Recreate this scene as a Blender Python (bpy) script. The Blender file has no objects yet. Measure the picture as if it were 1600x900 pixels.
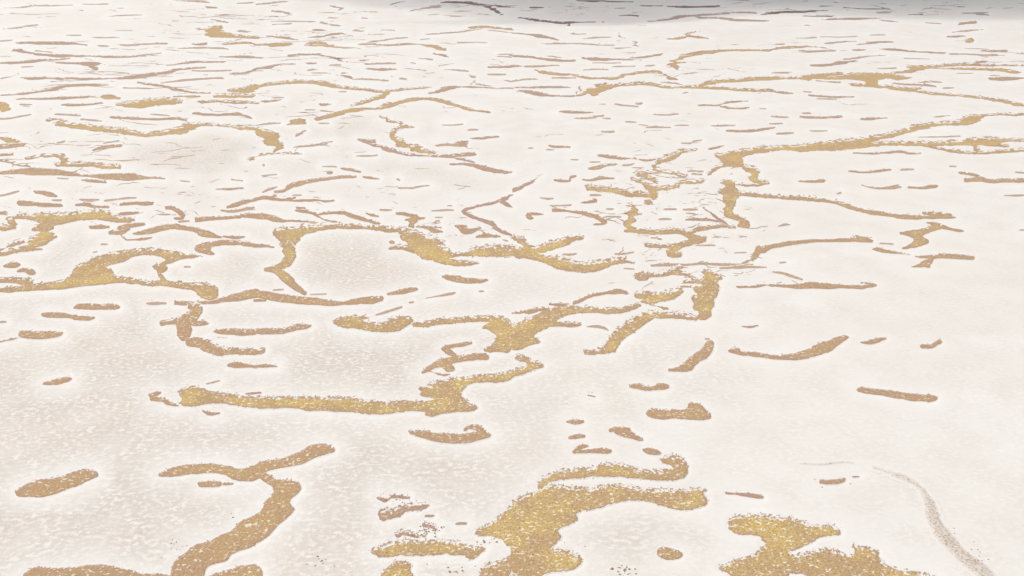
import bpy, math
import numpy as np
from mathutils import Vector

# ---------------------------------------------------------------- camera, sky, sun, exposure
SC = bpy.context.scene
CAM_H, PITCH, FPX = 100.0, math.radians(24.41), 1256.0      # metres, down-tilt, focal length in 1600-px units
cam_data = bpy.data.cameras.new('camera')
cam_data.sensor_width = 36.0
cam_data.lens = FPX / 1600.0 * 36.0
cam_data.clip_start, cam_data.clip_end = 1.0, 200000.0
cam = bpy.data.objects.new('camera', cam_data)
SC.collection.objects.link(cam)
cam.location = (0, 0, CAM_H)
cam.rotation_euler = (math.radians(90) - PITCH, 0, 0)
SC.camera = cam

SUN_EL, SUN_AZ = math.radians(46), math.radians(-62)          # azimuth clockwise from +Y (into the picture)
world = bpy.data.worlds.new('World')
SC.world = world
world.use_nodes = True
wn = world.node_tree.nodes
sky = wn.new('ShaderNodeTexSky')
sky.sky_type = 'NISHITA'
sky.sun_disc = False
sky.sun_elevation, sky.sun_rotation = SUN_EL, SUN_AZ
sky.altitude = 1200
sky.dust_density = 7.0
sky.air_density = 0.8
sky.ozone_density = 0.3
bg = wn['Background']
bg.inputs['Strength'].default_value = 0.10
world.node_tree.links.new(sky.outputs[0], bg.inputs['Color'])

SUN_VEC = Vector((math.sin(SUN_AZ) * math.cos(SUN_EL), math.cos(SUN_AZ) * math.cos(SUN_EL), math.sin(SUN_EL)))
sun_data = bpy.data.lights.new('sun', 'SUN')
sun_data.energy = 3.6
sun_data.angle = math.radians(0.53)
sun_data.color = (0.99, 0.972, 0.90)
sun = bpy.data.objects.new('sun', sun_data)
SC.collection.objects.link(sun)
sun.rotation_euler = SUN_VEC.to_track_quat('Z', 'Y').to_euler()

SC.view_settings.view_transform = 'Standard'
SC.view_settings.look = 'None'
SC.view_settings.gamma = 1.0
SC.view_settings.use_curve_mapping = False
SC.view_settings.exposure = -0.04

# ---------------------------------------------------------------- the plain as a survey: picture angles to metres on the flat ground
SP, CP = math.sin(PITCH), math.cos(PITCH)
def ground(x, y):
    dx = (x - 800.0) / FPX
    dy = (450.0 - y) / FPX
    t = CAM_H / (SP - dy * CP)
    return dx * t, (CP + dy * SP) * t

rng = np.random.RandomState(11)
def vnoise(u, v, seed):
    iu, iv = np.floor(u).astype(np.int64), np.floor(v).astype(np.int64)
    fu, fv = u - iu, v - iv
    fu, fv = fu * fu * (3 - 2 * fu), fv * fv * (3 - 2 * fv)
    def h(a, b):
        n = (a * 73856093 ^ b * 19349663 ^ seed * 83492791) & 0xffffffff
        n = ((n ^ (n >> 13)) * 1274126177) & 0xffffffff
        n = ((n ^ (n >> 16)) * 2246822519) & 0xffffffff
        return (n & 0xffffff) / float(0xffffff) * 2 - 1
    a, b = h(iu, iv), h(iu + 1, iv)
    c, d = h(iu, iv + 1), h(iu + 1, iv + 1)
    return (a * (1 - fu) + b * fu) * (1 - fv) + (c * (1 - fu) + d * fu) * fv

XS = np.arange(-24.0, 1625.0, 1.0)
YS = np.concatenate([np.arange(-8.0, 300.0, 0.5), np.arange(300.0, 926.0, 1.0)])
GX, GY = np.meshgrid(XS, YS)
WX, WY = ground(GX, GY)
LR, TH = np.log(np.hypot(WX, WY)) * FPX, np.arctan2(WX, WY) * FPX
def fb(scale, seed, octs=2):
    s, a, o = 0, 1.0, 0
    for k in range(octs):
        s = s + a * vnoise(LR / scale * 2 ** k, TH / scale * 2 ** k, seed + k)
        o += a
        a *= 0.6
    return s / o
RAG = (fb(20.0, 3, 2) * 0.8 + fb(7.0, 9, 2)) * 1.1
FUZ = fb(2.9, 21, 2)
HOL = fb(4.2, 31, 2)
ISL = fb(3.3, 71, 2)
WID = fb(34.0, 41, 2) * 0.7 + fb(11.0, 43, 2) * 0.5
FARF = np.clip((420 - GY) / 420, 0, 1)
QX = GX + fb(15.0, 51, 3) * (1.6 + 8.0 * FARF)               # wind-combed, finger-like edges
QY = GY + fb(26.0, 61, 2) * (1.0 + 0.1 * FARF)

# ---------------------------------------------------------------- outlines of the bare patches
# '=' id ; tone (o ochre, y yellow, p pinkish, d mauve darkened for the cloud shade, f faint) ; raggedness | name | label
# then tile row, tile column, s (strand: x,y,width) or p (outline: x,y), in quarter pixels of that tile
DATA = """=A01|bare_ground_patch|slanted oval brown patch, lone, low at the left edge of the crust
30 p 92,375 130,350 200,310 280,300 350,295 430,265 500,245 570,238 605,255 610,275 580,292 520,320 450,350 380,378 300,398 210,408 130,405 100,395
=A02|bare_ground_patch|large forked brown patch curving down to the bottom left corner
30 s 1000,268,12 1080,255,50 1180,235,55 1300,232,55 1400,235,55 1480,265,70 1560,270,80 1600,255,80
31 p -10,190 140,180 220,150 290,125 345,80 420,78 480,95 497,120 460,140 380,155 300,200 220,215 110,235 60,250 40,285 -10,290
31 s 10,255,50 60,285,45 120,325,50
31 p 90,315 150,300 220,300 265,320 285,350 265,385 210,425 220,470 245,490 200,530 150,570 100,625 50,670 -10,700 -10,520 40,500 60,430 110,400 110,350
30 p 1610,520 1540,545 1480,580 1460,615 1400,645 1300,690 1200,720 1170,760 1090,800 1080,850 1050,960 1280,960 1285,850 1330,830 1420,800 1430,770 1480,750 1560,725 1610,700
30 p 100,960 170,865 260,848 400,855 520,840 620,830 740,850 800,865 900,890 1050,890 1100,960
=A02b|bare_ground_patch|small brown patch cut by the bottom edge, right of the forked patch
30 p 1300,960 1310,900 1400,875 1500,840 1580,830 1610,835 1610,960
31 p -10,838 25,850 40,880 30,960 -10,960
=A03|bare_ground_streak|small brown smudge tucked beneath the arm of the large forked patch
30 s 1250,330,25 1310,328,38 1370,325,30
30 s 1400,330,12 1450,325,8
=A04|bare_ground_patch|crescent of brown ground, tips upward, beneath the long straight bar
31 s 970,5,25 1050,22,40 1180,42,55 1300,45,50 1400,25,60 1455,25,25
21 s 985,897,15 1080,897,10
21 s 1305,890,15 1330,868,15 1390,878,40 1415,897,30
=A05;p;2|bare_ground_patch|ragged reddish brown patch left of the largest ochre patch
31 p 760,520 800,490 870,480 930,465 1000,445 1080,460 1060,475 1020,495 950,495 900,530 830,555 780,555
=A05b;p;1|bare_ground_streak|thin broken brown streak just above the ragged reddish patch
31 s 770,415,15 800,432,25 830,425,10 850,402,12 900,405,15 950,410,10
=A05c;p;1|bare_ground_streak|tiny brown fleck off the right tip of the ragged reddish patch
31 s 1060,525,15 1110,525,8
=A05d;p;2|bare_ground_streak|small crumbly reddish fleck between the ragged reddish patch and pointed tongue
31 s 1050,580,22 1090,590,18 1130,615,8
=A05e;p;2|bare_ground_streak|crumbly reddish strip lying along the top of the pointed tongue
31 s 880,650,16 930,632,30 990,655,12 1060,660,10
=A05f;p|bare_ground_streak|tiny brown dash between the ragged reddish patch and largest ochre patch
31 s 1250,575,10 1310,572,16
=A06;y;2|bare_ground_patch|pointed ochre tongue at the bottom, left of the largest ochre patch
31 p 710,745 780,720 860,690 950,680 1050,690 1150,680 1230,690 1330,715 1400,725 1440,730 1400,765 1340,805 1300,770 1200,765 1100,770 1030,780 950,770 850,775 790,790 740,770
=A07;y;1|bare_ground_patch|ochre patch cut by the bottom edge beneath the pointed tongue
31 p 760,960 790,885 850,840 870,815 940,812 980,825 960,860 1000,960
=A08;y;2|bare_ground_patch|largest ochre patch, bottom centre, with two long arms reaching right
31 p 1365,630 1430,590 1500,560 1540,510 1610,455 1610,960 1380,960 1420,850 1500,815 1590,790 1600,720 1560,710 1530,660 1440,650 1390,650
32 p -10,440 60,410 120,385 200,365 240,330 330,345 430,360 520,360 600,340 680,335 760,350 830,370 900,365 1000,370 1080,375 1150,360 1230,360 1180,385 1215,420 1220,450 1180,470 1100,485 1030,485 950,465 870,440 800,430 700,435 620,450 560,475 480,490 420,495 400,520 415,545 380,575 300,600 270,620 320,655 280,690 240,730 300,750 390,765 420,790 440,820 400,850 320,870 200,885 120,960 -10,960
32 s 180,340,40 230,290,40 320,270,50 430,265,55 530,248,65 620,238,80 700,245,70 780,265,55 870,275,50 960,272,55 1040,262,80 1070,230,70 1030,190,70 980,175,55 945,185,25
=A09|bare_ground_streak|tiny flat brown patch, lower of two stacked right of centre
32 s 360,35,14 400,30,25 450,28,12
=A10|bare_ground_streak|small brown checkmark shape above the S-shaped upper arm
32 s 385,128,15 430,122,18 520,120,18 580,118,28 615,122,15
32 s 395,120,18 430,92,22 470,88,10
=A11|bare_ground_patch|short brown patch slanting down to the right, right of two stacked dots
22 s 615,890,20 660,885,30 720,890,30
32 p 620,-10 700,-10 760,10 770,30 830,48 790,62 740,40 660,25
=A12|bare_ground_streak|small leaf-shaped brown patch above the curled end of the S-shaped arm
32 p 800,105 860,103 900,115 945,135 900,143 850,140
=A13;p|bare_ground_streak|narrow brown dash right of the tip of the largest patch
32 s 1340,385,10 1400,390,12 1470,395,22 1530,405,25 1560,408,20
=A14;y|bare_ground_patch|small lone ochre oval between the two big bottom patches
32 p 905,745 930,725 960,722 1010,735 1060,755 1070,775 1030,795 970,795 920,780 905,765
=A15;y;2|bare_ground_patch|large ochre patch with ragged lobes at the bottom right
32 p 1350,575 1370,540 1440,525 1520,525 1610,530 1610,700 1565,680 1560,650 1500,640 1430,640 1390,635 1355,605
32 p 1285,855 1340,820 1450,790 1530,770 1550,735 1610,710 1610,960 1370,960 1370,900 1310,870
33 p -10,525 60,540 120,545 180,545 220,570 280,590 330,600 350,588 410,590 440,615 455,640 420,650 350,650 310,660 280,690 220,715 140,745 120,765 180,780 240,765 320,740 380,735 440,755 500,780 550,765 545,735 515,705 580,720 650,745 690,755 690,790 730,835 760,850 850,875 1040,895 1060,960 300,960 260,900 220,885 160,880 130,885 100,960 -10,960
=A16|bare_ground_streak|tiny brown sausage shape alone on the smooth crust at lower right
33 s 330,314,15 390,318,22 440,312,28 475,298,22
=A17;f|faint_furrow|faint beige furrow curving down to the bottom right corner
33 s 660,228,6 740,250,12 800,270,16 880,300,20 945,342,22 980,400,25 1020,460,60 1035,540,70 1060,600,70 1110,660,75 1160,720,75 1230,790,75 1310,850,80 1370,900,70 1420,960,60
=A18;f|ground_crack|faint hairline crack above the lone brown sausage shape
33 s 200,198,5 300,205,6 380,200,8 450,188,6 530,193,7
=A19;p|bare_ground_streak|tiny brown tick between brown sausage shape and faint furrow
33 s 530,278,9 570,277,6
=B01|bare_ground_streak|
20 s -20,215,14 35,213,10
=B02|bare_ground_patch|flat brown lozenge near the left edge, halfway down the picture
20 p 110,290 130,272 220,275 330,272 380,280 395,295 360,310 280,318 180,318 120,310
20 s -10,340,6 60,325,6 110,312,8
=B03|bare_ground_streak|small brown dash tilted upward, alone in a clean white ring, left
20 p 255,603 310,582 380,570 420,555 450,565 440,585 380,600 290,610
=B04|bare_ground_patch|flat brown bar, uppermost of the three short bars at left
20 p 450,122 490,105 560,100 640,108 720,100 745,112 750,128 710,138 600,138 500,132
=B05|bare_ground_patch|pair of joined brown smudges between two flat bars at left
20 s 270,165,18 320,170,28 390,172,30 430,180,14 480,188,30 540,195,30 590,190,10
=B06|bare_ground_streak|tiny brown dash left of the ragged vertical fork
20 s 920,98,10 980,97,17 1035,95,12
=B08|bare_ground_patch|long brown band with a bulbed right end, under the arch-shaped band
20 s 1095,95,20 1150,97,25 1250,95,15 1330,90,22 1420,75,35 1500,55,55 1600,35,50
21 s 0,40,35 80,50,50 200,75,45 350,85,45 450,97,40 540,97,15 570,95,25 650,85,40 740,75,45 785,68,30
21 s -10,78,15 60,80,12
=B07;o;1|bare_ground_patch|ragged brown upright fork stepping down to the right at left centre
20 s 1190,122,30 1240,130,60 1220,170,60 1150,220,90 1150,270,100 1150,300,60
20 s 1010,222,25 1080,210,25 1150,215,40
20 s 1200,225,24 1300,222,8
20 s 1180,340,40 1240,345,60 1300,370,65 1360,400,50 1480,398,30 1600,405,30
21 s -10,410,20 40,400,25 45,385,10
=B09|bare_ground_patch|brown bar upturned at its right end, below the bulbed band
20 p 1325,272 1400,262 1500,260 1610,258 1610,295 1520,298 1440,292 1360,285
21 p -10,255 100,255 190,258 250,230 310,228 355,238 310,255 220,275 130,290 -10,290
20 s 1360,310,8 1420,310,6
=B10|bare_ground_streak|tadpole-shaped brown streak under the ragged upright fork
20 s 1425,485,10 1480,485,35 1530,490,20 1600,494,12
21 s 0,490,14 60,490,17 130,490,15
=B11;y;1|bare_ground_patch|long straight brown bar with a raised hooked right end, mid picture
20 p 1110,660 1160,630 1220,615 1270,640 1330,655 1450,670 1610,688 1610,750 1500,740 1400,720 1300,718 1240,735 1180,742 1120,735 1140,700
20 s 940,675,20 1000,655,15
20 s 950,690,25 1010,700,25 1060,730,12 1120,735,8
21 p -10,685 100,690 200,685 350,690 500,690 620,690 700,710 800,720 900,715 1000,710 1080,715 1130,690 1020,670 1050,650 1010,625 1060,625 1120,590 1200,580 1300,560 1400,550 1500,540 1610,518 1610,573 1500,590 1400,590 1330,600 1300,630 1280,665 1300,700 1330,730 1375,735 1385,755 1350,770 1250,775 1150,790 1085,810 1050,795 1075,780 1000,770 900,775 800,790 700,790 620,780 540,770 450,770 350,770 280,755 200,745 100,755 -10,750
22 p -10,517 60,505 100,490 90,465 40,455 10,440 40,425 90,432 130,460 170,475 205,495 150,510 80,535 -10,565
=B12|bare_ground_streak|
20 s 1295,598,12 1370,580,7
=B12b;p|bare_ground_streak|short thin pinkish brown dash, sloping down right, below the long straight bar
20 s 1270,770,8 1310,790,20 1370,780,8
=B12c;p|bare_ground_streak|short thin pinkish brown dash, rising right, just above the long straight bar
20 s 1540,660,14 1600,655,14
21 s 0,655,12 30,652,8
=B13;y;1|bare_ground_patch|flattened ochre oval with a white streak inside, left of centre
21 p 480,215 520,190 580,178 650,180 720,190 650,195 680,215 760,225 840,215 830,185 900,178 960,185 985,205 960,225 930,250 880,270 800,278 700,275 630,255 560,250 500,238
=B14;y;1|bare_ground_patch|ochre triangle at the centre with long thin arms left and right
21 s 990,232,20 1050,238,30 1120,215,35 1250,205,32 1380,195,32 1470,195,40 1540,200,40 1560,220,50
21 p 1400,250 1460,215 1560,190 1610,240 1610,405 1500,400 1430,405 1420,385 1480,365 1500,320 1510,295 1450,255
22 p -10,245 60,210 120,190 200,150 260,130 350,118 450,120 560,130 660,135 750,115 800,95 800,120 740,140 680,160 600,165 500,155 400,160 330,175 270,200 290,220 350,225 400,215 450,235 380,245 270,240 210,255 150,280 130,310 190,340 100,365 50,385 -10,395
22 s 50,155,15 120,150,20 210,135,10
22 s 0,157,8 60,156,10
22 s 235,105,8 320,105,12 350,100,8
=B14b;y;2|bare_ground_patch|ochre patch like a bent leg with a netted upper end, right of centre
22 s 785,45,35 850,55,55 930,50,30 1030,30,35
22 s 810,85,20 900,75,35 1000,60,30 1050,20,40
22 p 1130,-10 1305,-10 1290,50 1260,80 1265,110 1245,140 1250,180 1190,205 1150,190 1170,150 1130,140 1140,90 1120,60 1170,40 1130,20
22 s 850,170,30 920,170,40 1050,180,25 1150,192,25
22 s 860,175,50 800,210,65 720,260,75 660,310,70 630,350,70 620,380,60 540,405,22 465,408,20
22 s 860,100,6 970,130,6
12 s 780,830,35 830,835,40
12 s 840,825,16 960,820,16 1010,800,35 1080,820,16 1150,845,14 1200,870,14
12 p 1180,800 1230,785 1250,810 1330,842 1280,855 1305,910 1200,910 1220,860 1170,850 1210,830
12 s 1070,870,20 1150,860,20 1200,880,20
12 s 1000,790,14 1060,770,10
12 s 1060,890,14 1130,895,18
=B15|bare_ground_streak|short thin brown dash, rising right, above the flattened ochre oval
21 s 750,170,6 830,145,15 910,120,14
=B15b|bare_ground_streak|
21 s 960,92,12 985,88,8
=B16|bare_ground_streak|short brown bean above the flattened ochre oval
21 s 830,38,18 900,30,28 960,15,25 1000,8,15
=B17|bare_ground_streak|thin brown streak, rising right, right of the bulbed brown band
21 s 1060,65,5 1140,50,8 1230,33,18 1245,28,8
=B18|bare_ground_streak|
21 s 1395,22,14 1420,22,8
=B19|bare_ground_patch|brown zigzag left of the ochre triangle's foot
21 s 1340,345,20 1270,360,25 1160,378,20 1200,400,40 1240,425,20
21 s 1440,432,30 1360,430,35 1250,450,40 1160,470,50 1110,490,40 1040,525,15
21 s 1220,500,40 1180,490,40
21 s 1080,518,10 1160,545,8 1210,540,6
=B20|bare_ground_streak|
21 s 340,42,7 440,35,7
=B21|bare_ground_streak|
21 s 110,12,12 170,8,12
=B22|bare_ground_patch|thin brown arrow pointing right above the ochre triangle
22 s 385,95,15 430,80,20 490,50,16 580,33,12 650,28,25
22 p 640,5 690,12 735,32 680,38 640,38
=B23|bare_ground_streak|short thin brown dash, sloping down right, right of the central ochre triangle
22 s 470,240,8 540,240,14 580,250,12 600,262,8
=B24|bare_ground_patch|diagonal lumpy brown patch right of the bent-leg ochre patch
22 s 985,512,14 1040,510,22 1100,490,60 1120,465,60 1160,435,50 1210,410,60 1230,375,60 1245,345,30
=B25|bare_ground_patch|small brown smile-shaped crescent right of centre
22 p 725,615 770,598 810,605 850,620 890,620 920,600 950,602 985,622 950,635 900,640 840,645 770,632
=B26|bare_ground_patch|brown boot-shaped patch below the smile-shaped crescent
22 p 830,790 860,762 930,760 1000,765 1070,770 1100,760 1100,725 1140,715 1190,735 1210,770 1245,800 1240,820 1190,830 1120,822 1020,815 920,820 860,810
=B27|bare_ground_streak|tiny brown almond, upper of two stacked right of centre
22 p 325,835 390,822 460,835 420,852 380,855
=B28;p|bare_ground_streak|short thin pinkish brown dash, rising right, right of the bent-leg ochre patch
22 s 1438,244,8 1490,246,10 1535,235,8
=B29;p|bare_ground_streak|
22 s 1210,319,9 1235,319,7
=B30;p|bare_ground_streak|
22 s 470,670,7 520,682,9
=B31|bare_ground_patch|long brown crescent rising to the right on the smooth crust
22 p 1340,395 1370,378 1420,380 1420,398 1480,405 1610,415 1610,442 1500,432 1400,415
23 p -10,420 100,425 170,415 230,395 300,365 330,345 400,325 460,300 505,305 490,325 450,350 400,390 340,415 260,440 180,450 80,448 -10,445
=B32|bare_ground_streak|short brown dash just right of the long rising crescent
23 p 570,340 640,335 680,315 720,308 748,318 720,328 690,340 650,352 600,350
=B33|bare_ground_streak|tiny brown tick, rightmost of the row beside the long crescent
23 s 965,365,22 1020,370,18 1045,352,18 1075,340,20
=B34|bare_ground_patch|straight brown bar sloping down to the right on bare white crust
23 p 548,642 570,625 640,632 700,640 780,650 860,665 940,668 1020,675 1065,690 1030,715 960,712 880,700 800,688 700,670 620,662
=C01;y;2|bare_ground_patch|ochre arch and bar tangle near the left edge, above a long band
10 s 160,95,8 260,75,14 340,70,15 390,80,30 405,110,50
10 s 350,130,20 480,128,20 580,128,15 660,145,28 740,145,22
10 s 0,105,10 80,125,8 180,138,6
=C01b|bare_ground_streak|thin brown streak, rising right, below the triangle-ended band
10 s 580,40,14 660,20,25 760,10,20
=C01c|bare_ground_streak|short thin mauve brown dash, rising right, above the ochre arch-and-bar tangle
10 s -10,20,30 60,15,30 150,8,25
=C01d|bare_ground_streak|tiny thin brown dash, level, above the ochre arch-and-bar tangle
10 s -10,70,15 70,68,14
=C02|bare_ground_patch|long tapering ochre band running in from the left edge
10 p -10,175 60,168 130,158 200,150 280,152 360,165 430,180 520,190 600,190 680,190 760,188 850,190 905,205 960,210 1050,218 960,220 880,222 800,228 700,222 640,220 580,205 480,198 380,192 260,200 180,195 80,188 -10,190
=C03|bare_ground_streak|short thin brown dash, sloping down right, just below the long tapering band
10 s 505,225,12 580,232,18 665,240,16
=C04|bare_ground_streak|
10 s 355,212,7 425,217,7
=C05|bare_ground_streak|short thin brown dash, rising right, below the long tapering band
10 s -10,325,10 60,310,8 120,297,10
=C06|bare_ground_streak|short thin brown dash, sloping down right, below the long tapering band
10 s 225,303,14 290,312,28 350,325,8
=C07|bare_ground_streak|
10 s 330,350,10 385,352,12
=C08|bare_ground_streak|thin brown streak, sloping down right, above the ragged stepped band
10 s 115,368,25 180,372,25 260,382,18 380,383,14
=C09a|bare_ground_streak|short thin brown dash, level, above the ragged stepped band
10 s 505,348,14 550,350,12 615,348,12
=C09b|bare_ground_streak|thin brown streak, rising right, above the ragged stepped band
10 s 660,355,14 740,345,8 790,338,12 845,338,12
=C09c|bare_ground_streak|thin brown streak, sloping down right, just above the ragged stepped band
10 s 470,380,12 540,375,18 590,395,12 680,395,14
=C10|bare_ground_streak|thin brown streak, level, right of the ragged stepped band
10 s 750,378,14 840,370,18 900,375,22 960,370,16
=C11|bare_ground_streak|small brown hook above the long thin streak at left
10 s 1040,400,12 1080,400,22 1120,425,25 1150,445,20 1140,465,25 1100,468,12
=C11b|bare_ground_streak|tiny thin brown dash, rising right, just above the low arched band
10 s 1115,488,12 1180,480,12
=C12|bare_ground_patch|long thin brown streak just above the arch-shaped band's left shoulder
10 s 1230,475,22 1330,470,20 1430,465,14 1500,458,14
10 p 1490,455 1520,440 1610,438 1610,467 1530,462
11 p -10,440 60,435 120,455 180,475 180,490 130,488 80,475 -10,470
11 s 180,478,12 280,480,10 400,493,8
=C13|bare_ground_patch|thin brown rising streak left of the arch-shaped band
10 s 1425,395,10 1490,375,22 1540,358,20 1600,350,14
11 s 0,345,18 60,335,25 120,345,16 180,350,12 240,338,12
11 s 180,350,14 240,355,10 330,352,10 400,352,14 440,360,12 490,355,8
11 s 100,330,8 130,320,8
=C13b|bare_ground_streak|thin brown streak, rising right, just above the long thin streak
10 s 1380,415,12 1440,422,12 1500,415,12 1560,405,20 1590,398,10
=C14|bare_ground_streak|
10 s 990,440,9 1060,440,9
=C15|bare_ground_streak|thin brown streak, level, right of the long tapering band
10 s 1350,283,8 1410,282,16 1520,277,7
=C16|bare_ground_streak|
10 s 1440,222,8 1520,230,8
=C17|bare_ground_streak|
10 s 1125,230,7 1180,232,7
=C19;y;2|bare_ground_patch|ragged ochre band stepping down to the left edge
10 p 60,470 130,440 210,440 270,430 300,440 360,440 480,430 600,410 680,430 760,460 860,475 800,492 700,490 620,470 560,470 480,480 400,495 330,510 340,525 290,550 370,580 320,600 280,630 200,650 280,655 240,668 130,670 60,690 -10,707 -10,670 80,655 150,645 190,610 220,580 260,550 200,545 210,520 260,490 140,460
10 s 60,480,40 90,510,40 60,525,25
10 s -10,525,30 50,530,20
10 s 50,640,15 150,610,20
10 s -10,435,18 50,440,14
=C19b|bare_ground_streak|short thin brown dash, rising right, just right of the ragged stepped band
10 s 740,440,15 800,435,20 865,430,15
=C20|bare_ground_streak|short thin brown dash, level, below the ragged stepped band
10 s 560,522,18 620,520,22 680,518,10
=C21|bare_ground_patch|small forked ochre patch left of the low arched band
10 s 745,525,25 800,512,22 905,503,10
10 s 690,555,20 760,555,25 800,530,20
10 s 760,570,10 790,600,18
10 s 790,602,10 880,600,12 950,588,8
=C22|bare_ground_patch|low arched ochre band left of the vertical limb of the big arch
10 p 810,560 880,545 950,525 1020,508 1090,500 1180,520 1260,535 1310,550 1350,575 1400,585 1350,590 1290,580 1240,570 1230,552 1150,535 1080,530 1010,542 940,560 870,568
10 s 1400,580,12 1480,590,14 1530,582,10
=C23|bare_ground_streak|
10 s 635,628,16 675,628,12
=C24|bare_ground_streak|
10 s 585,677,8 610,672,7
=C25|bare_ground_patch|brown comma-shaped hook with a thin tail, left of the big arch
10 p 1210,655 1240,630 1310,612 1400,605 1500,612 1610,625 1610,645 1520,635 1400,630 1330,640 1310,665 1350,685 1340,700 1280,695 1230,675
11 s -10,636,22 60,640,18 115,648,8
=C26|bare_ground_streak|short thin brown dash, rising right, below the ragged stepped band
10 p 15,762 50,745 110,742 135,755 110,770 50,775
=C27|bare_ground_streak|short thin brown dash, level, above the broad branching band
10 p 90,800 130,780 190,780 225,800 215,820 180,820 160,800
=C29|bare_ground_streak|
10 s 1150,770,10 1190,770,8
=N1;y;1|bare_ground_patch|broad ochre branching band at left with a long tail to the edge
10 p 440,830 460,790 500,755 570,720 640,700 740,672 860,658 960,658 1050,668 1120,680 1200,700 1300,700 1200,715 1130,720 1080,745 1030,755 1050,780 1010,810 960,790 960,760 1010,745 1040,720 1000,700 900,692 830,700 790,730 700,755 650,770 720,800 680,825 760,840 840,850 920,870 1020,850 1080,865 1180,875 1280,870 1345,892 1345,910 1170,910 1050,890 920,885 830,878 740,862 620,880 500,887 380,910 60,910 180,880 300,872 400,850
10 s -10,850,28 90,855,28 180,870,50
10 s 990,800,20 1010,830,20 1020,855,40
20 s -10,18,22 80,10,28 200,3,25 380,-2,10
20 p 1170,-10 1345,-10 1370,35 1350,70 1290,80 1250,60 1220,20
=N5;y;2|bare_ground_patch|big ochre arch, thick at both ends, its long tail running right
11 p 100,560 130,530 220,525 320,515 430,505 600,512 750,515 860,525 960,540 1040,565 1090,590 1150,605 1190,625 1120,635 1180,650 1220,665 1190,690 1250,690 1320,690 1350,650 1450,640 1610,640 1610,655 1500,655 1610,675 1610,710 1480,705 1350,700 1230,705 1190,715 1280,735 1400,745 1380,755 1280,768 1190,755 1120,735 1040,725 1010,690 960,670 880,660 820,660 840,645 930,645 960,640 940,610 890,580 930,570 880,550 800,545 700,535 600,530 480,530 400,540 330,560 290,575 260,610 240,640 200,660 170,665 150,640 150,610 130,580
12 p -10,570 50,580 90,600 70,615 130,650 210,630 280,600 360,580 440,580 450,592 380,605 350,635 250,665 170,680 100,690 180,695 250,705 330,720 420,745 500,745 560,730 640,720 720,710 690,730 790,750 700,745 620,755 580,775 520,800 440,808 370,800 280,780 220,755 180,735 110,715 -10,712 -10,650 60,650 80,640 -10,590
=C31;p|bare_ground_patch|thin brown V-shaped line opening right, above the big arch's tail
12 s 190,190,5 150,215,7 140,235,9 70,262,9 20,290,20 0,300,10
11 s 1600,320,9 1540,350,22 1480,370,10 1400,385,10 1310,410,12 1290,425,14 1340,450,14 1420,480,18 1480,500,28 1510,540,25 1600,572,14
11 s 1540,365,24 1600,400,6
=C32;y|bare_ground_patch|lumpy brown limb hanging below the left end of the big arch
11 s 190,640,60 215,690,50
11 p 210,665 250,675 250,700 230,740 220,765 170,775 130,770 160,740 180,700
11 s 175,755,45 125,785,35 150,805,45
11 s 55,790,16 110,785,35 160,810,50 200,850,55 240,890,40 300,935,24
=C33|bare_ground_patch|flat brown blade beneath the right end of the big arch
11 p 1155,825 1200,820 1280,832 1380,848 1460,850 1440,862 1380,872 1300,868 1210,860
=C34|bare_ground_streak|tiny brown dot tucked inside the right end of the big arch
11 p 825,615 850,600 875,615 860,625
=C35|bare_ground_patch|small brown zigzag above the right shoulder of the big arch
11 s 880,437,14 940,440,14 1010,460,30 960,500,40 985,520,10
11 s 930,475,10 990,470,20 1050,465,12
11 s 890,520,6 940,518,8
=C36|bare_ground_streak|short thin brown dash, level, above the big ochre arch
11 s 1010,518,8 1080,525,20 1110,545,30 1160,550,8
11 s 1090,520,10 1165,520,7
=C37|bare_ground_streak|short thin brown dash, sloping down right, above the big ochre arch
11 s 1245,515,14 1310,515,14
11 s 1265,525,20 1300,548,28 1350,548,18 1400,530,14
=C38|bare_ground_streak|short thin brown dash, level, below the V-shaped line
11 s 1380,580,8 1430,575,22 1530,578,8
11 s 1410,545,10 1430,570,12
=C39|bare_ground_streak|
11 s 1545,600,10 1570,608,10
=C40|bare_ground_streak|tangled thin brown streaks just above the crown of the big arch
11 s 240,415,8 280,415,16 350,430,14 390,450,14 430,480,10 500,485,7
11 s 250,395,7 300,400,8
11 s 400,440,10 470,430,14 550,432,22 620,455,22 690,480,20 770,500,8
11 s 680,435,12 720,447,14 770,452,8
=C41|bare_ground_patch|thin brown streak rising right, high above the big arch
11 s 120,300,8 190,290,10 210,265,25 280,245,20 370,228,14 480,213,16 560,205,16 620,203,8
=C42|bare_ground_streak|short thin brown dash, rising right, above the tangle above the arch
11 s 40,300,7 90,280,12 130,270,8
=C43|bare_ground_streak|
11 s 45,200,8 130,190,8
=C44|bare_ground_streak|
11 s 38,132,16 50,132,16
=C45|bare_ground_streak|
11 s 445,182,18 475,184,18
=C46|bare_ground_streak|short thin brown dash, sloping down right, right of the triangle-ended band
11 s 530,155,8 580,162,12 650,174,8
=C47|bare_ground_streak|short thin brown dash, sloping down right, below the long wandering line
11 s 665,208,10 720,212,14 765,220,10
=C48|bare_ground_streak|
11 s 880,222,10 900,228,10
=C49|bare_ground_streak|thin brown streak, rising right, above the V-shaped line
11 s 890,275,8 980,280,8 1000,270,8 1085,260,8
=C50|bare_ground_streak|short thin brown dash, level, left of the long wandering line
11 s 630,75,10 700,75,10 760,70,10
=C51|bare_ground_streak|
11 s 410,142,6 510,143,6
=C52|bare_ground_streak|
11 s 230,322,10 290,320,8
=C53|bare_ground_streak|
11 s 780,410,12 850,413,7
=C54|bare_ground_streak|short thin brown dash, level, left of the V-shaped line
11 s 1100,418,8 1180,412,10 1240,413,8
=C55|bare_ground_streak|
11 s 1120,460,8 1165,460,8
=C55b|bare_ground_streak|
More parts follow.
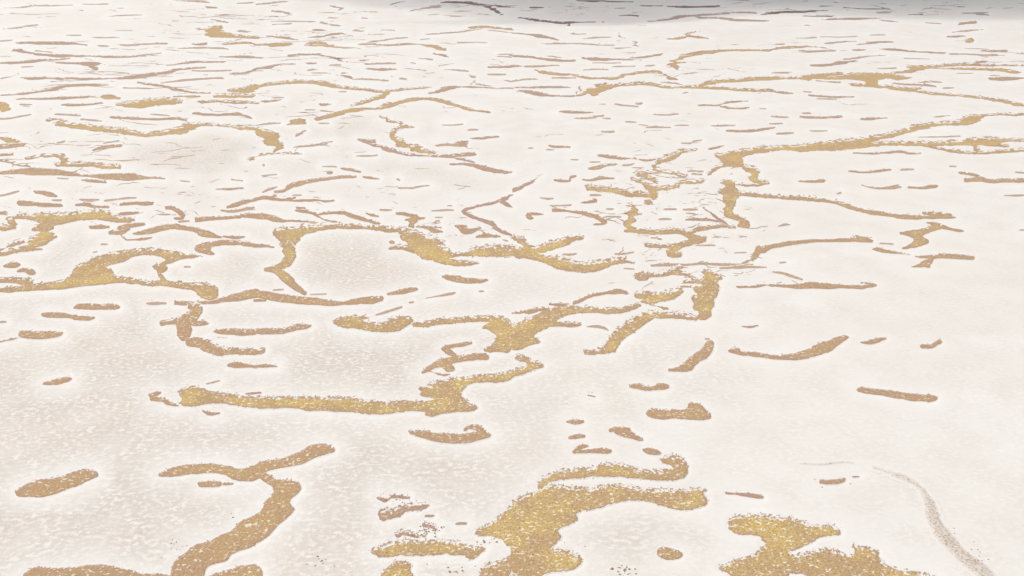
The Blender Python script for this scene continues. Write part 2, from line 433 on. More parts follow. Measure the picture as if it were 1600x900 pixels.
11 s 1125,482,8 1150,482,8
=C56|bare_ground_streak|
11 s 1195,386,8 1225,385,7
=C57|bare_ground_streak|thin mauve brown streak, rising right, right of the triangle-ended band
11 s 235,22,8 330,10,12 440,2,10
=C58;p;1|bare_ground_patch|long wandering brown line in the upper middle, sloping down right
01 s 635,873,10 690,885,25 750,888,14
11 s 710,0,10 770,15,18 820,38,20 860,45,25 900,58,12 950,72,10 1080,78,12 1200,82,14 1280,68,25 1365,65,10
11 s 1200,82,12 1300,100,14 1370,118,12
=C58c;p|bare_ground_patch|thin brown tail slanting right at the end of the long wandering line
11 s 1210,125,7 1340,130,14 1400,145,30 1470,165,25 1540,178,22 1600,178,12
=C58b;y;2|bare_ground_patch|faint ochre patch with a thin stem above the long wandering line
11 p 880,-10 940,5 1010,10 1060,40 1150,65 1050,60 980,45 950,25 870,10
01 s 770,730,8 850,765,12 900,770,10 910,795,30 980,800,8
01 s 900,800,20 840,840,25 850,865,35 930,895,28
=C59|bare_ground_streak|thin mauve brown streak, rising right, above the long wandering line, lower of two
11 s 1115,12,10 1200,8,16 1310,8,25
01 s 1250,893,18 1320,885,10
=C61|bare_ground_streak|thin brown streak, uppermost and leftmost of the ochre web, right of centre
12 s 540,75,18 620,80,22 700,95,14 780,92,16
=C61b|bare_ground_streak|short thin brown dash, level, just left of the tangled ochre web
12 s 800,98,20 850,103,14 920,97,8
=C62|bare_ground_streak|thin brown streak, rising right, left of the tangled ochre web
12 s 480,155,8 530,150,25 590,135,14 650,132,8
=C62b|bare_ground_streak|
12 s 490,112,8 550,112,7
=C63|bare_ground_streak|tiny thin brown dash, rising right, left of the tangled ochre web
12 s 690,132,10 740,130,12 770,122,8
=C64;y;2|bare_ground_patch|tangled ochre web of thin strands right of centre
12 s 1150,42,10 1050,45,18 1030,70,32 980,90,39 920,108,18 915,115,18 880,150,18 940,175,18 1010,185,18 1080,205,18
12 s 770,187,13 850,185,18 920,182,13
12 s 790,190,26 830,205,32 870,225,23 905,243,10
12 s 745,220,10 800,238,18 840,260,23 870,285,52 880,320,58
12 s 870,285,26 960,280,23 1030,270,26 1060,240,23 1110,235,13
12 s 1050,245,15 1130,245,13 1200,233,10
12 s 480,275,32 530,280,32 620,290,28 690,300,32 740,320,26 800,325,20 900,322,26
12 s 770,300,18 820,315,18
12 s 830,360,26 870,365,20
=C65|bare_ground_streak|
12 s 485,318,12 555,320,7
=C66|bare_ground_streak|tiny thin brown dash, rising right, below the tangled ochre web
12 s 430,365,8 480,362,16 515,352,25
=C67;y;1|bare_ground_patch|open brown loop below the tangled web, with a curled foot
12 s 720,388,10 765,388,13 760,405,26 770,425,45 740,440,39
12 s 700,435,13 800,440,15
12 s 735,460,26 770,480,18 720,495,45 720,520,32 760,540,23
12 s 705,543,18 850,555,26 960,553,26 1050,545,28 1100,565,32 1140,600,58 1200,597,32
12 s 1140,605,39 1060,635,28 960,645,18 840,635,18
12 s 1060,635,26 1010,660,45 970,685,39 1010,700,32 1045,692,32
12 s 1100,560,18 1180,530,23 1250,520,18 1330,515,18 1390,522,15
12 s 1120,545,15 1200,515,13
=C67b;p|bare_ground_streak|thin brown strand left of the thick upright ochre patch
12 s 1080,475,16 1150,475,14 1230,475,12 1310,485,14
12 s 1190,395,8 1250,440,8 1310,480,10 1370,515,12
=N7;y;2|bare_ground_patch|long pale ochre band sweeping from right edge to a knobbed left end
12 p 1250,65 1320,65 1400,42 1500,28 1610,18 1610,50 1500,62 1430,78 1440,120 1450,150 1400,145 1340,140 1290,150 1260,180 1220,205 1240,175 1270,145 1320,130 1310,95
12 s 1440,145,20 1500,165,45 1520,190,60 1500,220,40 1540,240,20 1600,248,16
12 s 1400,255,8 1500,262,8 1570,258,8
13 p -10,20 120,12 250,5 330,-10 960,-10 1000,15 1100,35 1200,50 1290,55 1400,45 1500,40 1610,28 1610,45 1500,52 1400,58 1310,62 1230,62 1150,52 1050,30 960,12 900,5 780,8 680,12 560,35 440,40 320,38 240,45 120,38 -10,48
13 s 1290,10,20 1310,35,30
13 s 1300,5,10 1500,12,14
03 p 360,890 450,878 600,860 740,838 830,815 880,805 880,790 950,775 1050,768 1180,765 1250,720 1340,715 1450,712 1610,712 1610,722 1450,720 1340,730 1310,768 1230,780 1100,785 1000,800 900,830 830,840 760,860 680,875 600,910 330,910
03 p 640,910 700,888 1000,890 1200,880 1280,865 1400,862 1500,870 1610,875 1610,890 1500,885 1400,910
=C69;y;1|bare_ground_patch|thick upright ochre patch with a long thin tail trailing right
12 p 1300,240 1340,222 1400,235 1390,270 1410,300 1500,310 1610,318 1610,338 1500,328 1430,325 1400,350 1380,400 1370,435 1430,455 1490,495 1490,525 1450,530 1400,515 1420,490 1380,465 1330,450 1320,420 1340,380 1310,350 1330,320 1270,300 1330,285 1330,260
13 s -10,330,18 150,340,18 300,350,20 400,362,20 480,385,25 540,405,20 620,430,22 720,440,20 850,460,18 1000,462,18 1080,455,22
13 p 950,425 1020,430 1080,435 1160,440 1110,450 1200,460 1080,468 1030,450
=C70;y|bare_ground_patch|ochre Z-shaped patch near the right edge
13 s 830,560,14 960,554,30 1030,532,36 1060,512,18
13 s 930,580,30 960,605,50 915,640,20
13 p 810,560 880,545 960,538 1020,525 1040,505 980,490 1050,498 1090,508 1140,530 1240,542 1180,550 1100,530 1040,545 960,570 970,585 1010,605 990,625 930,645 820,660 870,640 910,620 920,595 880,575
=C71;y|bare_ground_patch|ochre streak with a dangling foot, below the Z-shaped patch
13 p 645,655 690,648 740,668 830,680 930,700 830,692 740,685 690,672
13 s 920,700,8 950,705,10 1030,705,20 1100,700,25 1200,708,18 1280,712,18
13 p 1000,720 1050,700 1030,740 1010,755 1020,775 970,770 890,770 930,758 960,755 960,735
=C73;y|bare_ground_patch|curved ochre streak rising to the right from a knotted left foot
12 s 1540,665,45 1520,700,40 1500,725,25
12 s 1540,670,30 1600,655,16
12 s 1500,725,14 1470,735,14 1440,750,10
13 s -10,648,22 100,625,20 250,610,14 400,605,12 520,602,18 600,600,28 650,608,10
13 s 540,585,8 620,590,8
=C74|bare_ground_streak|long thin level brown line right of the big arch's tail
12 s 870,760,16 950,755,12 1050,755,14 1200,750,10 1300,752,12 1400,760,14 1500,755,10
=C74b|bare_ground_streak|thin brown streak, level, just below the knotted curved streak
12 s 1300,775,8 1400,770,16 1500,770,12 1590,770,8
=C75|bare_ground_streak|
13 s 700,622,10 780,626,9
=C76|bare_ground_streak|thin brown streak, sloping down right, right of the knotted curved streak
13 s 30,800,7 100,808,12 150,828,14 210,848,14
=C77|bare_ground_patch|flat brown streak on the white crust, just below a small slanting dash
13 p -10,880 120,885 210,878 250,865 320,870 400,880 500,885 600,885 640,880 560,860 640,868 690,885 640,902 500,905 200,905 100,895 -10,892
12 s 1410,893,10 1500,893,12 1600,885,12
=C79|bare_ground_streak|short thin brown dash, rising right, just above the big ochre arch
12 s 645,688,12 700,688,10 760,677,8
=C80|bare_ground_streak|tiny thin brown dash, rising right, just above the big ochre arch
12 s 320,690,10 360,695,14 405,685,10
=C81|bare_ground_streak|
12 s 700,778,7 765,782,7
=C82|bare_ground_patch|thin brown strand curling at its right end, left of the open loop
12 s 260,415,16 340,420,12 420,430,18 480,443,25 530,455,25 570,480,25 590,492,20 550,503,8 520,500,8
=C83|bare_ground_streak|short thin brown dash, level, right of the V-shaped line, lower of two
12 s 100,440,20 150,438,18 200,438,8
12 s 100,455,25 130,462,14
=C84|bare_ground_streak|short thin brown dash, rising right, right of the V-shaped line
12 s 270,228,16 320,235,12 370,232,12 360,212,8 400,200,8
=C85|bare_ground_streak|thin brown streak, level, above the tangled ochre web
12 s 440,220,6 480,228,7 550,215,10 640,217,8
=C86|bare_ground_streak|short thin mauve brown dash, sloping down right, above the V-shaped line
12 s 235,12,16 270,18,14 350,18,14
=C87|bare_ground_streak|
12 s 210,33,10 260,36,7
=C88|bare_ground_streak|
12 s 95,27,10 130,27,10
=C89|bare_ground_streak|
12 s 370,98,10 410,100,10
=C90|bare_ground_streak|
12 s 180,335,8 215,343,12 255,338,8
=C91|bare_ground_streak|short thin brown dash, level, right of the V-shaped line, upper of two
12 s 235,385,6 300,388,7 370,382,12
=C92|bare_ground_streak|
12 s 590,407,10 635,406,10
=C93|bare_ground_streak|short thin brown dash, level, just left of the open brown loop
12 s 580,455,8 680,458,10
=C94|bare_ground_streak|tiny thin brown dash, level, below the tangled ochre web
12 s 950,407,10 1030,407,12
=C95|bare_ground_streak|tiny thin brown dash, level, left of the thick upright patch
12 s 1075,410,10 1155,410,10
=C96|bare_ground_streak|
12 s 1090,430,8 1145,436,8
=C97|bare_ground_streak|tiny thin brown dash, level, right of the open brown loop
12 s 920,470,7 970,470,14 995,470,7
=C98|bare_ground_streak|
12 s 1100,172,7 1190,172,8
=C99|bare_ground_streak|
12 s 1125,188,8 1190,190,7
=C100|bare_ground_streak|short thin brown dash, rising right, above the pale sweeping band
12 s 1240,35,12 1290,22,16 1330,12,10
=C101|bare_ground_streak|short thin brown dash, level, just below the open brown loop
12 s 1150,632,7 1270,632,8
=C102|bare_ground_streak|
12 s 865,585,7 910,586,7
=C103|bare_ground_streak|
12 s 1390,683,6 1460,680,7
=D01|bare_ground_streak|long thin brown streak, level, below the pale sweeping band
13 s 540,58,12 620,63,10 720,58,12 830,48,16 900,62,10 950,60,8
=D02|bare_ground_streak|thin brown streak, level, below the pale sweeping band
13 s 510,170,8 590,180,8 700,170,14 760,160,8
=D03|bare_ground_streak|
13 s 820,160,10 900,158,8
=D04|bare_ground_streak|thin brown streak, level, right of the pale sweeping band
13 s 190,235,8 280,235,10 340,230,18 365,232,8
=D05|bare_ground_streak|thin brown streak, level, above the thick upright patch, left of two
13 s 585,258,10 650,275,10 740,278,12 800,265,18 830,268,10
=D06|bare_ground_streak|thin brown streak, level, above the thick upright patch, right of two
13 s 880,273,8 960,278,10 1030,267,16 1050,268,8
=D07|bare_ground_streak|
13 s 430,312,10 455,305,16
=D08|bare_ground_streak|
13 s 1140,142,8 1180,143,7
=D09|bare_ground_patch|forked brown streak at the right edge, below the pale sweeping band
13 s 1195,185,16 1260,190,16 1310,200,12
13 s 1230,230,16 1310,218,30 1400,235,22 1460,228,22 1620,228,18
=D10|bare_ground_streak|
13 s 1550,178,8 1610,183,10
=D11|bare_ground_streak|short thin brown dash, level, right of the thick upright patch
13 s 1480,323,8 1560,322,10 1610,320,10
=D12|bare_ground_streak|tiny thin brown dash, rising right, right of the thick upright patch
13 s 70,515,8 110,503,16 140,505,7
=D13|bare_ground_streak|
13 s 75,742,12 110,738,8
=D14|bare_ground_streak|
13 s 1575,538,8 1610,538,8
=E02|bare_ground_streak|thin mauve brown streak, level, just above the pale sweeping band
03 s 940,860,8 1060,855,10 1200,850,8
=E03|bare_ground_streak|short thin mauve brown dash, level, left of the pale sweeping band
03 s 580,742,12 650,745,14 735,738,14
=E04|bare_ground_streak|thin mauve brown streak, rising right, above the pale sweeping band, upper of two
03 p 180,738 210,725 240,733 330,731 470,723 440,740 330,744
=E05|bare_ground_streak|
03 s 220,710,8 270,710,8
=E06|bare_ground_streak|short thin mauve brown dash, level, right of the small brown fork
03 s 20,728,10 80,733,10 140,732,7
=E07|bare_ground_streak|
03 s 10,772,9 95,772,9
=E08|bare_ground_streak|short thin mauve brown dash, rising right, above the pale sweeping band, left of two
03 s 55,838,10 110,836,12 155,832,8
=E09|bare_ground_streak|short thin mauve brown dash, level, above the pale sweeping band
03 s 270,820,10 330,822,12 370,820,8
=E10|bare_ground_streak|thin mauve brown streak, rising right, above the pale sweeping band, lower of two
02 s 1350,818,18 1420,823,14 1500,820,12 1560,810,14 1600,805,18
03 s 0,800,12 35,797,10
=E11|bare_ground_streak|short thin mauve brown dash, rising right, above the pale sweeping band, right of two
03 s 1045,732,10 1140,722,10
=N9;y;1|bare_ground_patch|long forked ochre band across the upper right, a bright knot at its left
03 s -10,492,22 100,490,18 180,490,18
03 p 180,490 260,470 400,462 470,453 460,470 300,482 450,482 500,460 640,460 720,458 780,463 860,480 890,490 830,502 770,492 700,492 700,520 700,542 610,535 600,502 520,494 450,497 300,495 250,508 190,502
03 s 300,505,10 450,517,10
03 s 530,530,14 700,542,20 800,555,25 900,565,25 960,550,12
03 s 900,570,14 1050,590,14 1250,605,14 1400,625,18 1520,645,18 1610,660,14
03 p 860,415 950,412 1050,408 1020,425 950,440 880,455 800,463 780,455 860,445 900,430
03 s 800,458,12 740,465,12
03 s 1000,415,10 1200,405,10 1370,388,8
03 s 1020,425,10 1150,408,8 1350,410,8 1610,412,8
03 s 1030,428,10 1280,430,12 1400,435,12 1480,440,18 1540,450,22 1580,455,12
02 s 1610,492,22 1480,498,20 1350,508,18 1250,515,22 1200,525,30 1170,545,16
02 s 1610,568,12 1400,562,12 1280,555,12 1170,547,18 1080,545,20 1000,550,14 930,540,20 860,525,18 760,525,16 650,535,18 590,545,30 540,560,50 515,580,50
03 s -10,568,10 40,575,10
02 s 490,570,40 530,590,25
02 s 520,535,12 590,525,10
02 s 400,602,12 450,590,20 480,575,20
=N9b;p|bare_ground_patch|ragged brown strand trailing left from the bright knot of the forked band
02 s 0,547,7 150,550,10 250,545,12 370,545,8
02 s 40,568,10 100,575,25 170,590,28 220,598,14 330,600,10 390,602,10
02 s 400,582,14 430,560,16 430,545,10
=N9c|bare_ground_streak|thin mauve brown streak, sloping down right, just above the long forked band
03 s 780,518,8 850,530,12 950,530,10 1050,540,16
=N9d|bare_ground_streak|short thin mauve brown dash, level, above the long forked band, lowest of four
03 s 930,518,8 1000,512,10 1080,517,10
=E13|bare_ground_streak|thin mauve brown streak, level, below the long forked band, right of two
03 s 1385,492,14 1480,493,25 1560,490,12 1610,488,8
=E13b|bare_ground_streak|
03 s 1390,470,7 1450,472,7
=E14|bare_ground_streak|thin mauve brown streak, rising right, above the long forked band, lower of two
03 s 270,408,8 340,410,16 400,402,10 480,390,14 560,378,8
=E15|bare_ground_streak|thin mauve brown streak, rising right, right of the square-footed thin band, lower of two
03 s 470,370,8 560,362,10 630,350,8 740,345,7
=E17|bare_ground_streak|thin mauve brown streak, level, just below the square-footed thin band
03 s 190,318,7 260,322,14 330,318,7 420,320,7
=E18|bare_ground_streak|short thin mauve brown dash, level, right of the square-footed thin band, lower of two
03 s 510,313,7 560,312,16 600,312,7
=E19|bare_ground_streak|long thin mauve brown streak, sloping down right, above the long forked band
03 s 690,308,8 790,310,14 880,320,12 980,328,10 1120,332,8
=E20|bare_ground_streak|thin mauve brown streak, sloping down right, above the long forked band
03 s 1330,318,8 1420,322,12 1460,318,18 1500,318,8
03 s 1420,322,8 1530,333,8 1610,336,8
=E20b|bare_ground_streak|short thin mauve brown dash, level, above the long forked band, second down of four
03 s 1230,302,8 1370,308,10
=E21|bare_ground_streak|thin mauve brown streak, level, above the long forked band
03 s 1140,338,7 1300,343,8 1400,345,10 1440,342,8
=E22|bare_ground_streak|thin mauve brown streak, rising right, above the square-footed thin band
03 s 350,272,10 400,270,14 480,263,8 550,260,10
=E23|bare_ground_streak|thin mauve brown streak, rising right, right of the square-footed thin band, upper of two
03 s 560,280,7 640,270,12 730,265,10 790,263,7
=E24|bare_ground_streak|short thin mauve brown dash, level, above the square-footed thin band
03 s 190,238,7 300,237,8
=E25|bare_ground_streak|thin mauve brown streak, level, above the square-footed thin band
03 s 330,233,5 560,229,6
=E26|bare_ground_streak|short thin mauve brown dash, level, right of the square-footed thin band, upper of two
03 s 620,220,7 740,218,7
=E27;y|bare_ground_streak|small lone ochre blot high at the right
03 p 1215,252 1260,236 1288,243 1280,264 1240,268
=E28|bare_ground_streak|short thin mauve brown dash, level, above the long forked band, topmost of four
03 s 1125,230,8 1200,227,14 1230,228,7
=E29|bare_ground_streak|thin mauve brown streak, rising right, above the long forked band, upper of two
03 s 1150,203,6 1260,190,7 1330,185,10
=E30|bare_ground_streak|
03 s 30,275,7 100,275,8
=E31|bare_ground_streak|short thin mauve brown dash, rising right, above the long forked band
03 s 1190,155,6 1220,148,8 1260,142,22 1300,135,14
=E32|bare_ground_streak|short thin mauve brown dash, level, above the long forked band, third down of four
03 s 860,365,8 1020,367,7
=E33|bare_ground_streak|
03 s 220,572,8 275,575,8
=E34|bare_ground_streak|thin mauve brown streak, sloping down right, below the long forked band
03 s 255,592,16 320,600,12 400,607,8 530,605,10
=E35|bare_ground_streak|short thin mauve brown dash, level, below the long forked band
03 s 300,617,8 430,620,7
=E36|bare_ground_streak|short thin mauve brown dash, sloping down right, just right of the long forked band
03 s 50,577,10 80,580,12 155,582,8
=E37|bare_ground_streak|short thin mauve brown dash, rising right, just above the long forked band
03 s 690,430,7 800,425,8
=E38|bare_ground_streak|
03 s 1180,457,7 1270,458,6
=E39|bare_ground_streak|
03 s 1105,550,7 1170,550,7
=E40|bare_ground_streak|short thin mauve brown dash, level, just above the long forked band
03 s 20,457,7 140,455,10
=E42|bare_ground_streak|
03 s 210,160,6 265,160,7
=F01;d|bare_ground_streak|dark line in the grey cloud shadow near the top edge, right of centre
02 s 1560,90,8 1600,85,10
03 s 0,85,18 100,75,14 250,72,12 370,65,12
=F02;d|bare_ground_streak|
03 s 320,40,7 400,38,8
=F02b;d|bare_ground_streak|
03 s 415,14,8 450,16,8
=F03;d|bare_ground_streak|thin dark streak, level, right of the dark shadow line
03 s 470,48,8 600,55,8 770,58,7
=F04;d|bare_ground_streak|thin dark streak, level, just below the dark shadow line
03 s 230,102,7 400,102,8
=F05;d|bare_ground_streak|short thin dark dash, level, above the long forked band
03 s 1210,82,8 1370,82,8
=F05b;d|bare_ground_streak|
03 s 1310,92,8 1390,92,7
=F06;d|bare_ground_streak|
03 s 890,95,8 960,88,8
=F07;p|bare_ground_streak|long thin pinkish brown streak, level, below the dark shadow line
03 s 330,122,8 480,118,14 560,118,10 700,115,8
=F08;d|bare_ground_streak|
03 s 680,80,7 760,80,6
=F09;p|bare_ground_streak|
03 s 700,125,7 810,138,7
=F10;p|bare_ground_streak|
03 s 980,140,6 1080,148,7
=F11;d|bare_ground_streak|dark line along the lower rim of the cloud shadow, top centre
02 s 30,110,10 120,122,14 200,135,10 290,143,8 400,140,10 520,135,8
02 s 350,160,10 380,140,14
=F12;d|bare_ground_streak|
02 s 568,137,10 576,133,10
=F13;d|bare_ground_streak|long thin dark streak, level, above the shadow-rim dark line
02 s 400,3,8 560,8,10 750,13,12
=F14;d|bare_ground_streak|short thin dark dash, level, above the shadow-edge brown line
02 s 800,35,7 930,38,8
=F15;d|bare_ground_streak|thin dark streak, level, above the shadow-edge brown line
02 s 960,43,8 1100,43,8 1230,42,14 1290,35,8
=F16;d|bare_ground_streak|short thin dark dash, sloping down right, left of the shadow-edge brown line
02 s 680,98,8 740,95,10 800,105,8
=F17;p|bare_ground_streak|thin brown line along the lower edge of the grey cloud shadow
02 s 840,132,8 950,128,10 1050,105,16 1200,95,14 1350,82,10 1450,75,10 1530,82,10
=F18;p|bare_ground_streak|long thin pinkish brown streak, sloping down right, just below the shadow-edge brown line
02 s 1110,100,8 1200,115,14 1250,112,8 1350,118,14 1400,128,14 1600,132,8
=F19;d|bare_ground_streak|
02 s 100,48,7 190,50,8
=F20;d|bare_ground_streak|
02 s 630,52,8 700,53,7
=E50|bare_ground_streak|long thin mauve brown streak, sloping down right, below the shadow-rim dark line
02 s 0,208,8 100,215,12 200,230,18 260,242,16 300,250,8
01 s 1450,190,8 1600,207,8
=E51|bare_ground_streak|short thin mauve brown dash, level, below the shadow-rim dark line
02 s 365,208,14 390,215,10 460,212,7
=E52|bare_ground_streak|thin mauve brown streak, rising right, below the shadow-rim dark line
02 s 440,240,6 610,232,7
=E53|bare_ground_streak|
02 s 660,205,10 660,225,7 710,238,7
=E54|bare_ground_streak|
02 s 755,258,7 790,262,8 770,275,10 790,288,7
=E55;y|bare_ground_streak|small splayed ochre star shape just under the cloud shadow
02 s 980,243,7 1060,238,22 1100,228,12 1150,198,7
02 s 1080,220,14 1120,205,8
02 s 1100,225,12 1160,230,14 1230,245,7
=E56|bare_ground_streak|long thin mauve brown streak, level, below the shadow-rim dark line
02 s 190,272,5 330,270,8 500,278,10 650,285,8
=E57|bare_ground_streak|
02 s 640,302,7 735,298,8
=E58|bare_ground_streak|long thin mauve brown streak, sloping down right, above the drop-ended strand
02 s 0,348,12 100,355,12 200,370,12 350,385,10 410,378,8
=E58b|bare_ground_streak|
02 s 215,348,7 310,360,7
=E59|bare_ground_streak|thin mauve brown streak, level, just above the drop-ended strand
02 s 70,412,12 150,415,10 300,408,8
=E60|bare_ground_streak|long thin mauve brown streak, level, above the drop-ended strand
02 s 440,362,20 500,368,18 600,373,12 730,375,12 800,378,8
=E60b|bare_ground_streak|thin mauve brown streak, rising right, left of the square-footed thin band
02 s 740,362,8 860,358,8 900,345,16 940,338,7
=E61|bare_ground_streak|thin mauve brown streak, level, above the drop-ended strand
02 s 500,395,7 680,392,7
=E62;y|bare_ground_patch|thin ochre band dropping to a squared foot, upper right of centre
03 s 350,302,8 200,292,10 60,300,14 0,318,16
02 s 1600,318,16 1450,315,12 1320,318,12 1240,325,22 1180,335,12 1100,355,14 1030,370,20 1000,400,40 1030,425,20
02 s 970,400,14 1090,388,14
02 s 1000,345,8 1100,338,8 1180,322,8 1230,318,8
=E63;y|bare_ground_streak|thin brown strand ending in a small drop, just above the bright knot
02 s 135,438,7 210,455,18 270,465,18 380,470,8 470,490,12 560,490,12 640,488,14 700,472,18 780,455,14 860,448,16 920,445,18 950,465,20 970,490,14 1040,500,7
=E64|bare_ground_streak|short thin mauve brown dash, level, above the drop-ended strand
02 s 450,438,10 530,435,12 600,437,8
=E65|bare_ground_streak|short thin mauve brown dash, rising right, above the drop-ended strand
02 s 620,420,6 760,412,7
=E65b|bare_ground_streak|
02 s 840,412,7 900,408,8
=E66|bare_ground_streak|thin mauve brown streak, level, below the drop-ended strand
02 s 0,510,12 60,498,12 150,492,8
01 s 1550,500,10 1600,513,12
=E67|bare_ground_streak|short thin mauve brown dash, level, just below the drop-ended strand
02 s 250,487,7 400,488,7
=E68|bare_ground_streak|short thin mauve brown dash, sloping down right, below the long forked band
02 s 640,650,7 700,658,10 790,668,8
=E69|bare_ground_streak|
02 s 780,650,16 820,648,14
=E70|bare_ground_streak|thin mauve brown streak, level, below the long forked band, left of two
02 s 290,698,8 330,697,14 400,702,10 500,703,8
=E71|bare_ground_streak|thin mauve brown streak, rising right, below the long forked band
02 s 390,740,12 450,740,10 500,735,12 570,725,7
=E72|bare_ground_streak|short thin mauve brown dash, level, left of the small brown fork
02 s 885,715,8 980,720,8 1050,713,8
=E73|bare_ground_streak|
02 s 800,780,8 860,787,8
=E74|bare_ground_streak|short thin mauve brown dash, level, above the tangled ochre web
02 s 840,798,10 920,792,10 1000,795,7
=E75|bare_ground_streak|
02 s 1015,782,10 1100,782,8
=E76|bare_ground_streak|
02 s 565,823,7 600,824,12 635,823,12
=E77|bare_ground_streak|short thin mauve brown dash, level, below the small brown fork
02 s 1250,785,8 1310,787,10 1390,785,12
=E78;y|bare_ground_streak|small brown fork opening right, on the blank white upper right
02 s 1170,658,12 1210,660,8 1290,660,10 1330,640,10 1470,632,8
02 s 1300,665,12 1370,677,10 1440,678,10 1490,670,7
=E79|bare_ground_streak|
02 s 560,653,8 590,652,8
=E80|bare_ground_streak|
02 s 575,740,7 615,742,7
=E81|bare_ground_streak|
02 s 700,760,6 765,762,6
=E82|bare_ground_streak|
02 s 1135,885,12 1180,878,10
=E83|bare_ground_streak|
02 s 1065,893,8 1120,898,8
=E84|bare_ground_streak|
02 s 1065,582,7 1100,578,7
=E85|bare_ground_streak|short thin mauve brown dash, sloping down right, just below the drop-ended strand
02 s 940,518,8 1020,520,12 1050,528,8
=E86|bare_ground_streak|
02 s 1545,680,8 1590,682,8
=G01;y;1|bare_ground_patch|long wavy ochre band with a downward spur, upper left of centre
00 p 1400,562 1470,553 1560,538 1610,530 1610,555 1560,580 1500,580
01 s -10,540,18 100,530,16 200,515,20 300,510,16 380,520,22 440,530,30 500,545,20 600,555,12 680,560,16 780,575,10 850,572,14 950,560,10 1070,550,8
01 s 820,580,35 800,600,30 720,625,20 650,645,20 600,668,10
=G01b;y;2|bare_ground_patch|netted ochre patch under the left end of the long wavy band
00 s 1340,600,25 1400,600,25 1480,600,25 1570,600,20
00 s 1250,640,12 1400,635,14 1500,640,14 1600,645,16
=G02;y|bare_ground_patch|smooth ochre band peaking in the middle, in the upper left half
01 s 370,748,10 440,730,20 500,712,30 580,690,30 660,682,14 780,680,16 850,660,20 930,630,30 1000,618,20 1060,615,14 1150,630,20 1220,648,16 1300,675,25 1350,690,16 1445,700,8
01 s 760,672,10 840,645,8
=G03|bare_ground_streak|long thin mauve brown streak, rising right, right of the long wavy band
01 s 1085,582,7 1130,575,14 1170,555,20 1230,545,10 1290,545,8 1400,548,7 1600,552,8
=G04|bare_ground_streak|short thin mauve brown dash, level, left of the long wavy band
01 s 390,650,16 420,658,16 480,652,7
=G05|bare_ground_streak|
01 s 300,685,7 360,685,7
=G06|bare_ground_streak|short thin mauve brown dash, sloping down right, just above the peaked smooth band
01 s 400,690,8 440,695,12 490,702,8
=G07;y|bare_ground_streak|small ragged ochre patch just right of the triangular band end
01 p 190,785 230,765 200,752 260,745 270,735 310,750 280,758 320,770 250,780
=G08|bare_ground_streak|short thin mauve brown dash, rising right, just right of the triangle-ended band
01 s 0,785,8 60,778,10 100,772,8 160,770,14
=G09|bare_ground_streak|tiny thin mauve brown dash, rising right, right of the triangle-ended band
01 s 250,852,10 290,830,16 315,815,10
=G10|bare_ground_streak|
01 s 400,770,10 455,770,8
=G11|bare_ground_streak|
01 s 410,895,8 470,885,10
=G12|bare_ground_streak|short thin mauve brown dash, rising right, below the long wavy band
01 s 40,637,12 110,630,12 160,622,8
=G12b|bare_ground_streak|
01 s 100,612,7 175,611,8
=G13|bare_ground_streak|short thin mauve brown dash, rising right, below the peaked smooth band
01 s 1160,780,8 1240,782,8 1300,772,8
=G14|bare_ground_streak|
01 s 1320,812,8 1385,812,7
=G15|bare_ground_streak|thin mauve brown streak, rising right, above the long wandering line, upper of two
01 s 1345,865,7 1400,865,10 1430,858,12 1515,855,7
=G16|bare_ground_streak|long thin mauve brown streak, rising right, above the long wavy band
01 s 0,430,18 60,425,14 130,408,12 235,400,8
00 s 1440,465,7 1540,455,10 1600,432,14
=G17|bare_ground_streak|long thin mauve brown streak, sloping down right, below the pale yellow streak
01 s 195,350,10 270,340,12 370,338,12 440,352,12 490,365,8 545,380,8
=G18|bare_ground_streak|tiny thin mauve brown dash, level, above the long wavy band
01 s 310,397,16 370,397,14
=G19|bare_ground_streak|
01 s 460,407,10 540,407,8
=G20|bare_ground_streak|
01 s 320,440,10 390,435,12
=G21|bare_ground_streak|thin mauve brown streak, level, below the strand with swollen end
01 s 680,402,8 780,395,10 880,395,8
=G22|bare_ground_streak|thin mauve brown streak, level, above the long wavy band, upper of two
01 s 700,430,8 780,435,14 870,435,8
=G23|bare_ground_streak|tiny thin mauve brown dash, sloping down right, above the long wavy band
01 s 540,475,10 580,482,16 600,492,10
=G24|bare_ground_streak|thin mauve brown streak, level, above the long wavy band, lower of two
01 s 600,497,7 740,495,10 830,505,8
=G25|bare_ground_streak|
01 s 900,490,10 940,495,8
=G27|bare_ground_streak|thin mauve brown streak, level, below the pale yellow streak
01 s 0,360,10 75,362,8
00 s 1370,355,8 1500,355,12 1600,358,10
=G28;y|bare_ground_streak|pale yellow ochre streak high in the upper left
00 s 1400,275,10 1500,270,14 1600,272,16
01 s 0,280,10 80,282,14 140,280,25 220,275,16
=G28b;y|bare_ground_streak|pale yellow ochre streak high up, just right of a similar streak
01 s 320,270,16 400,270,22 450,272,14
01 s 300,285,14 430,285,14 540,298,10 640,303,8
=G29;y|bare_ground_patch|thin ochre strand with a swollen right end, high in the upper middle
01 s 640,280,8 720,278,10 820,285,10 920,275,12 1020,275,14 1080,290,20 1140,300,28 1190,310,14
=G30|bare_ground_streak|short thin mauve brown dash, sloping down right, below the strand with swollen end
01 s 1120,335,12 1170,345,18 1210,355,7
=G31|bare_ground_streak|thin mauve brown streak, sloping down right, above the pale yellow streak
01 s 60,225,10 140,232,12 200,238,18 260,248,8
=G31b|bare_ground_streak|thin mauve brown streak, rising right, left of the strand with swollen end
01 s 320,235,10 400,230,10 480,215,10 545,210,8
=G32|bare_ground_streak|thin mauve brown streak, rising right, just above the strand with swollen end
01 s 690,262,8 770,255,8 860,242,8
=G32b|bare_ground_streak|
01 s 870,240,8 935,236,8
=G33|bare_ground_streak|short thin mauve brown dash, sloping down right, above the strand with swollen end
01 s 400,140,14 440,150,14 500,160,10 535,163,8
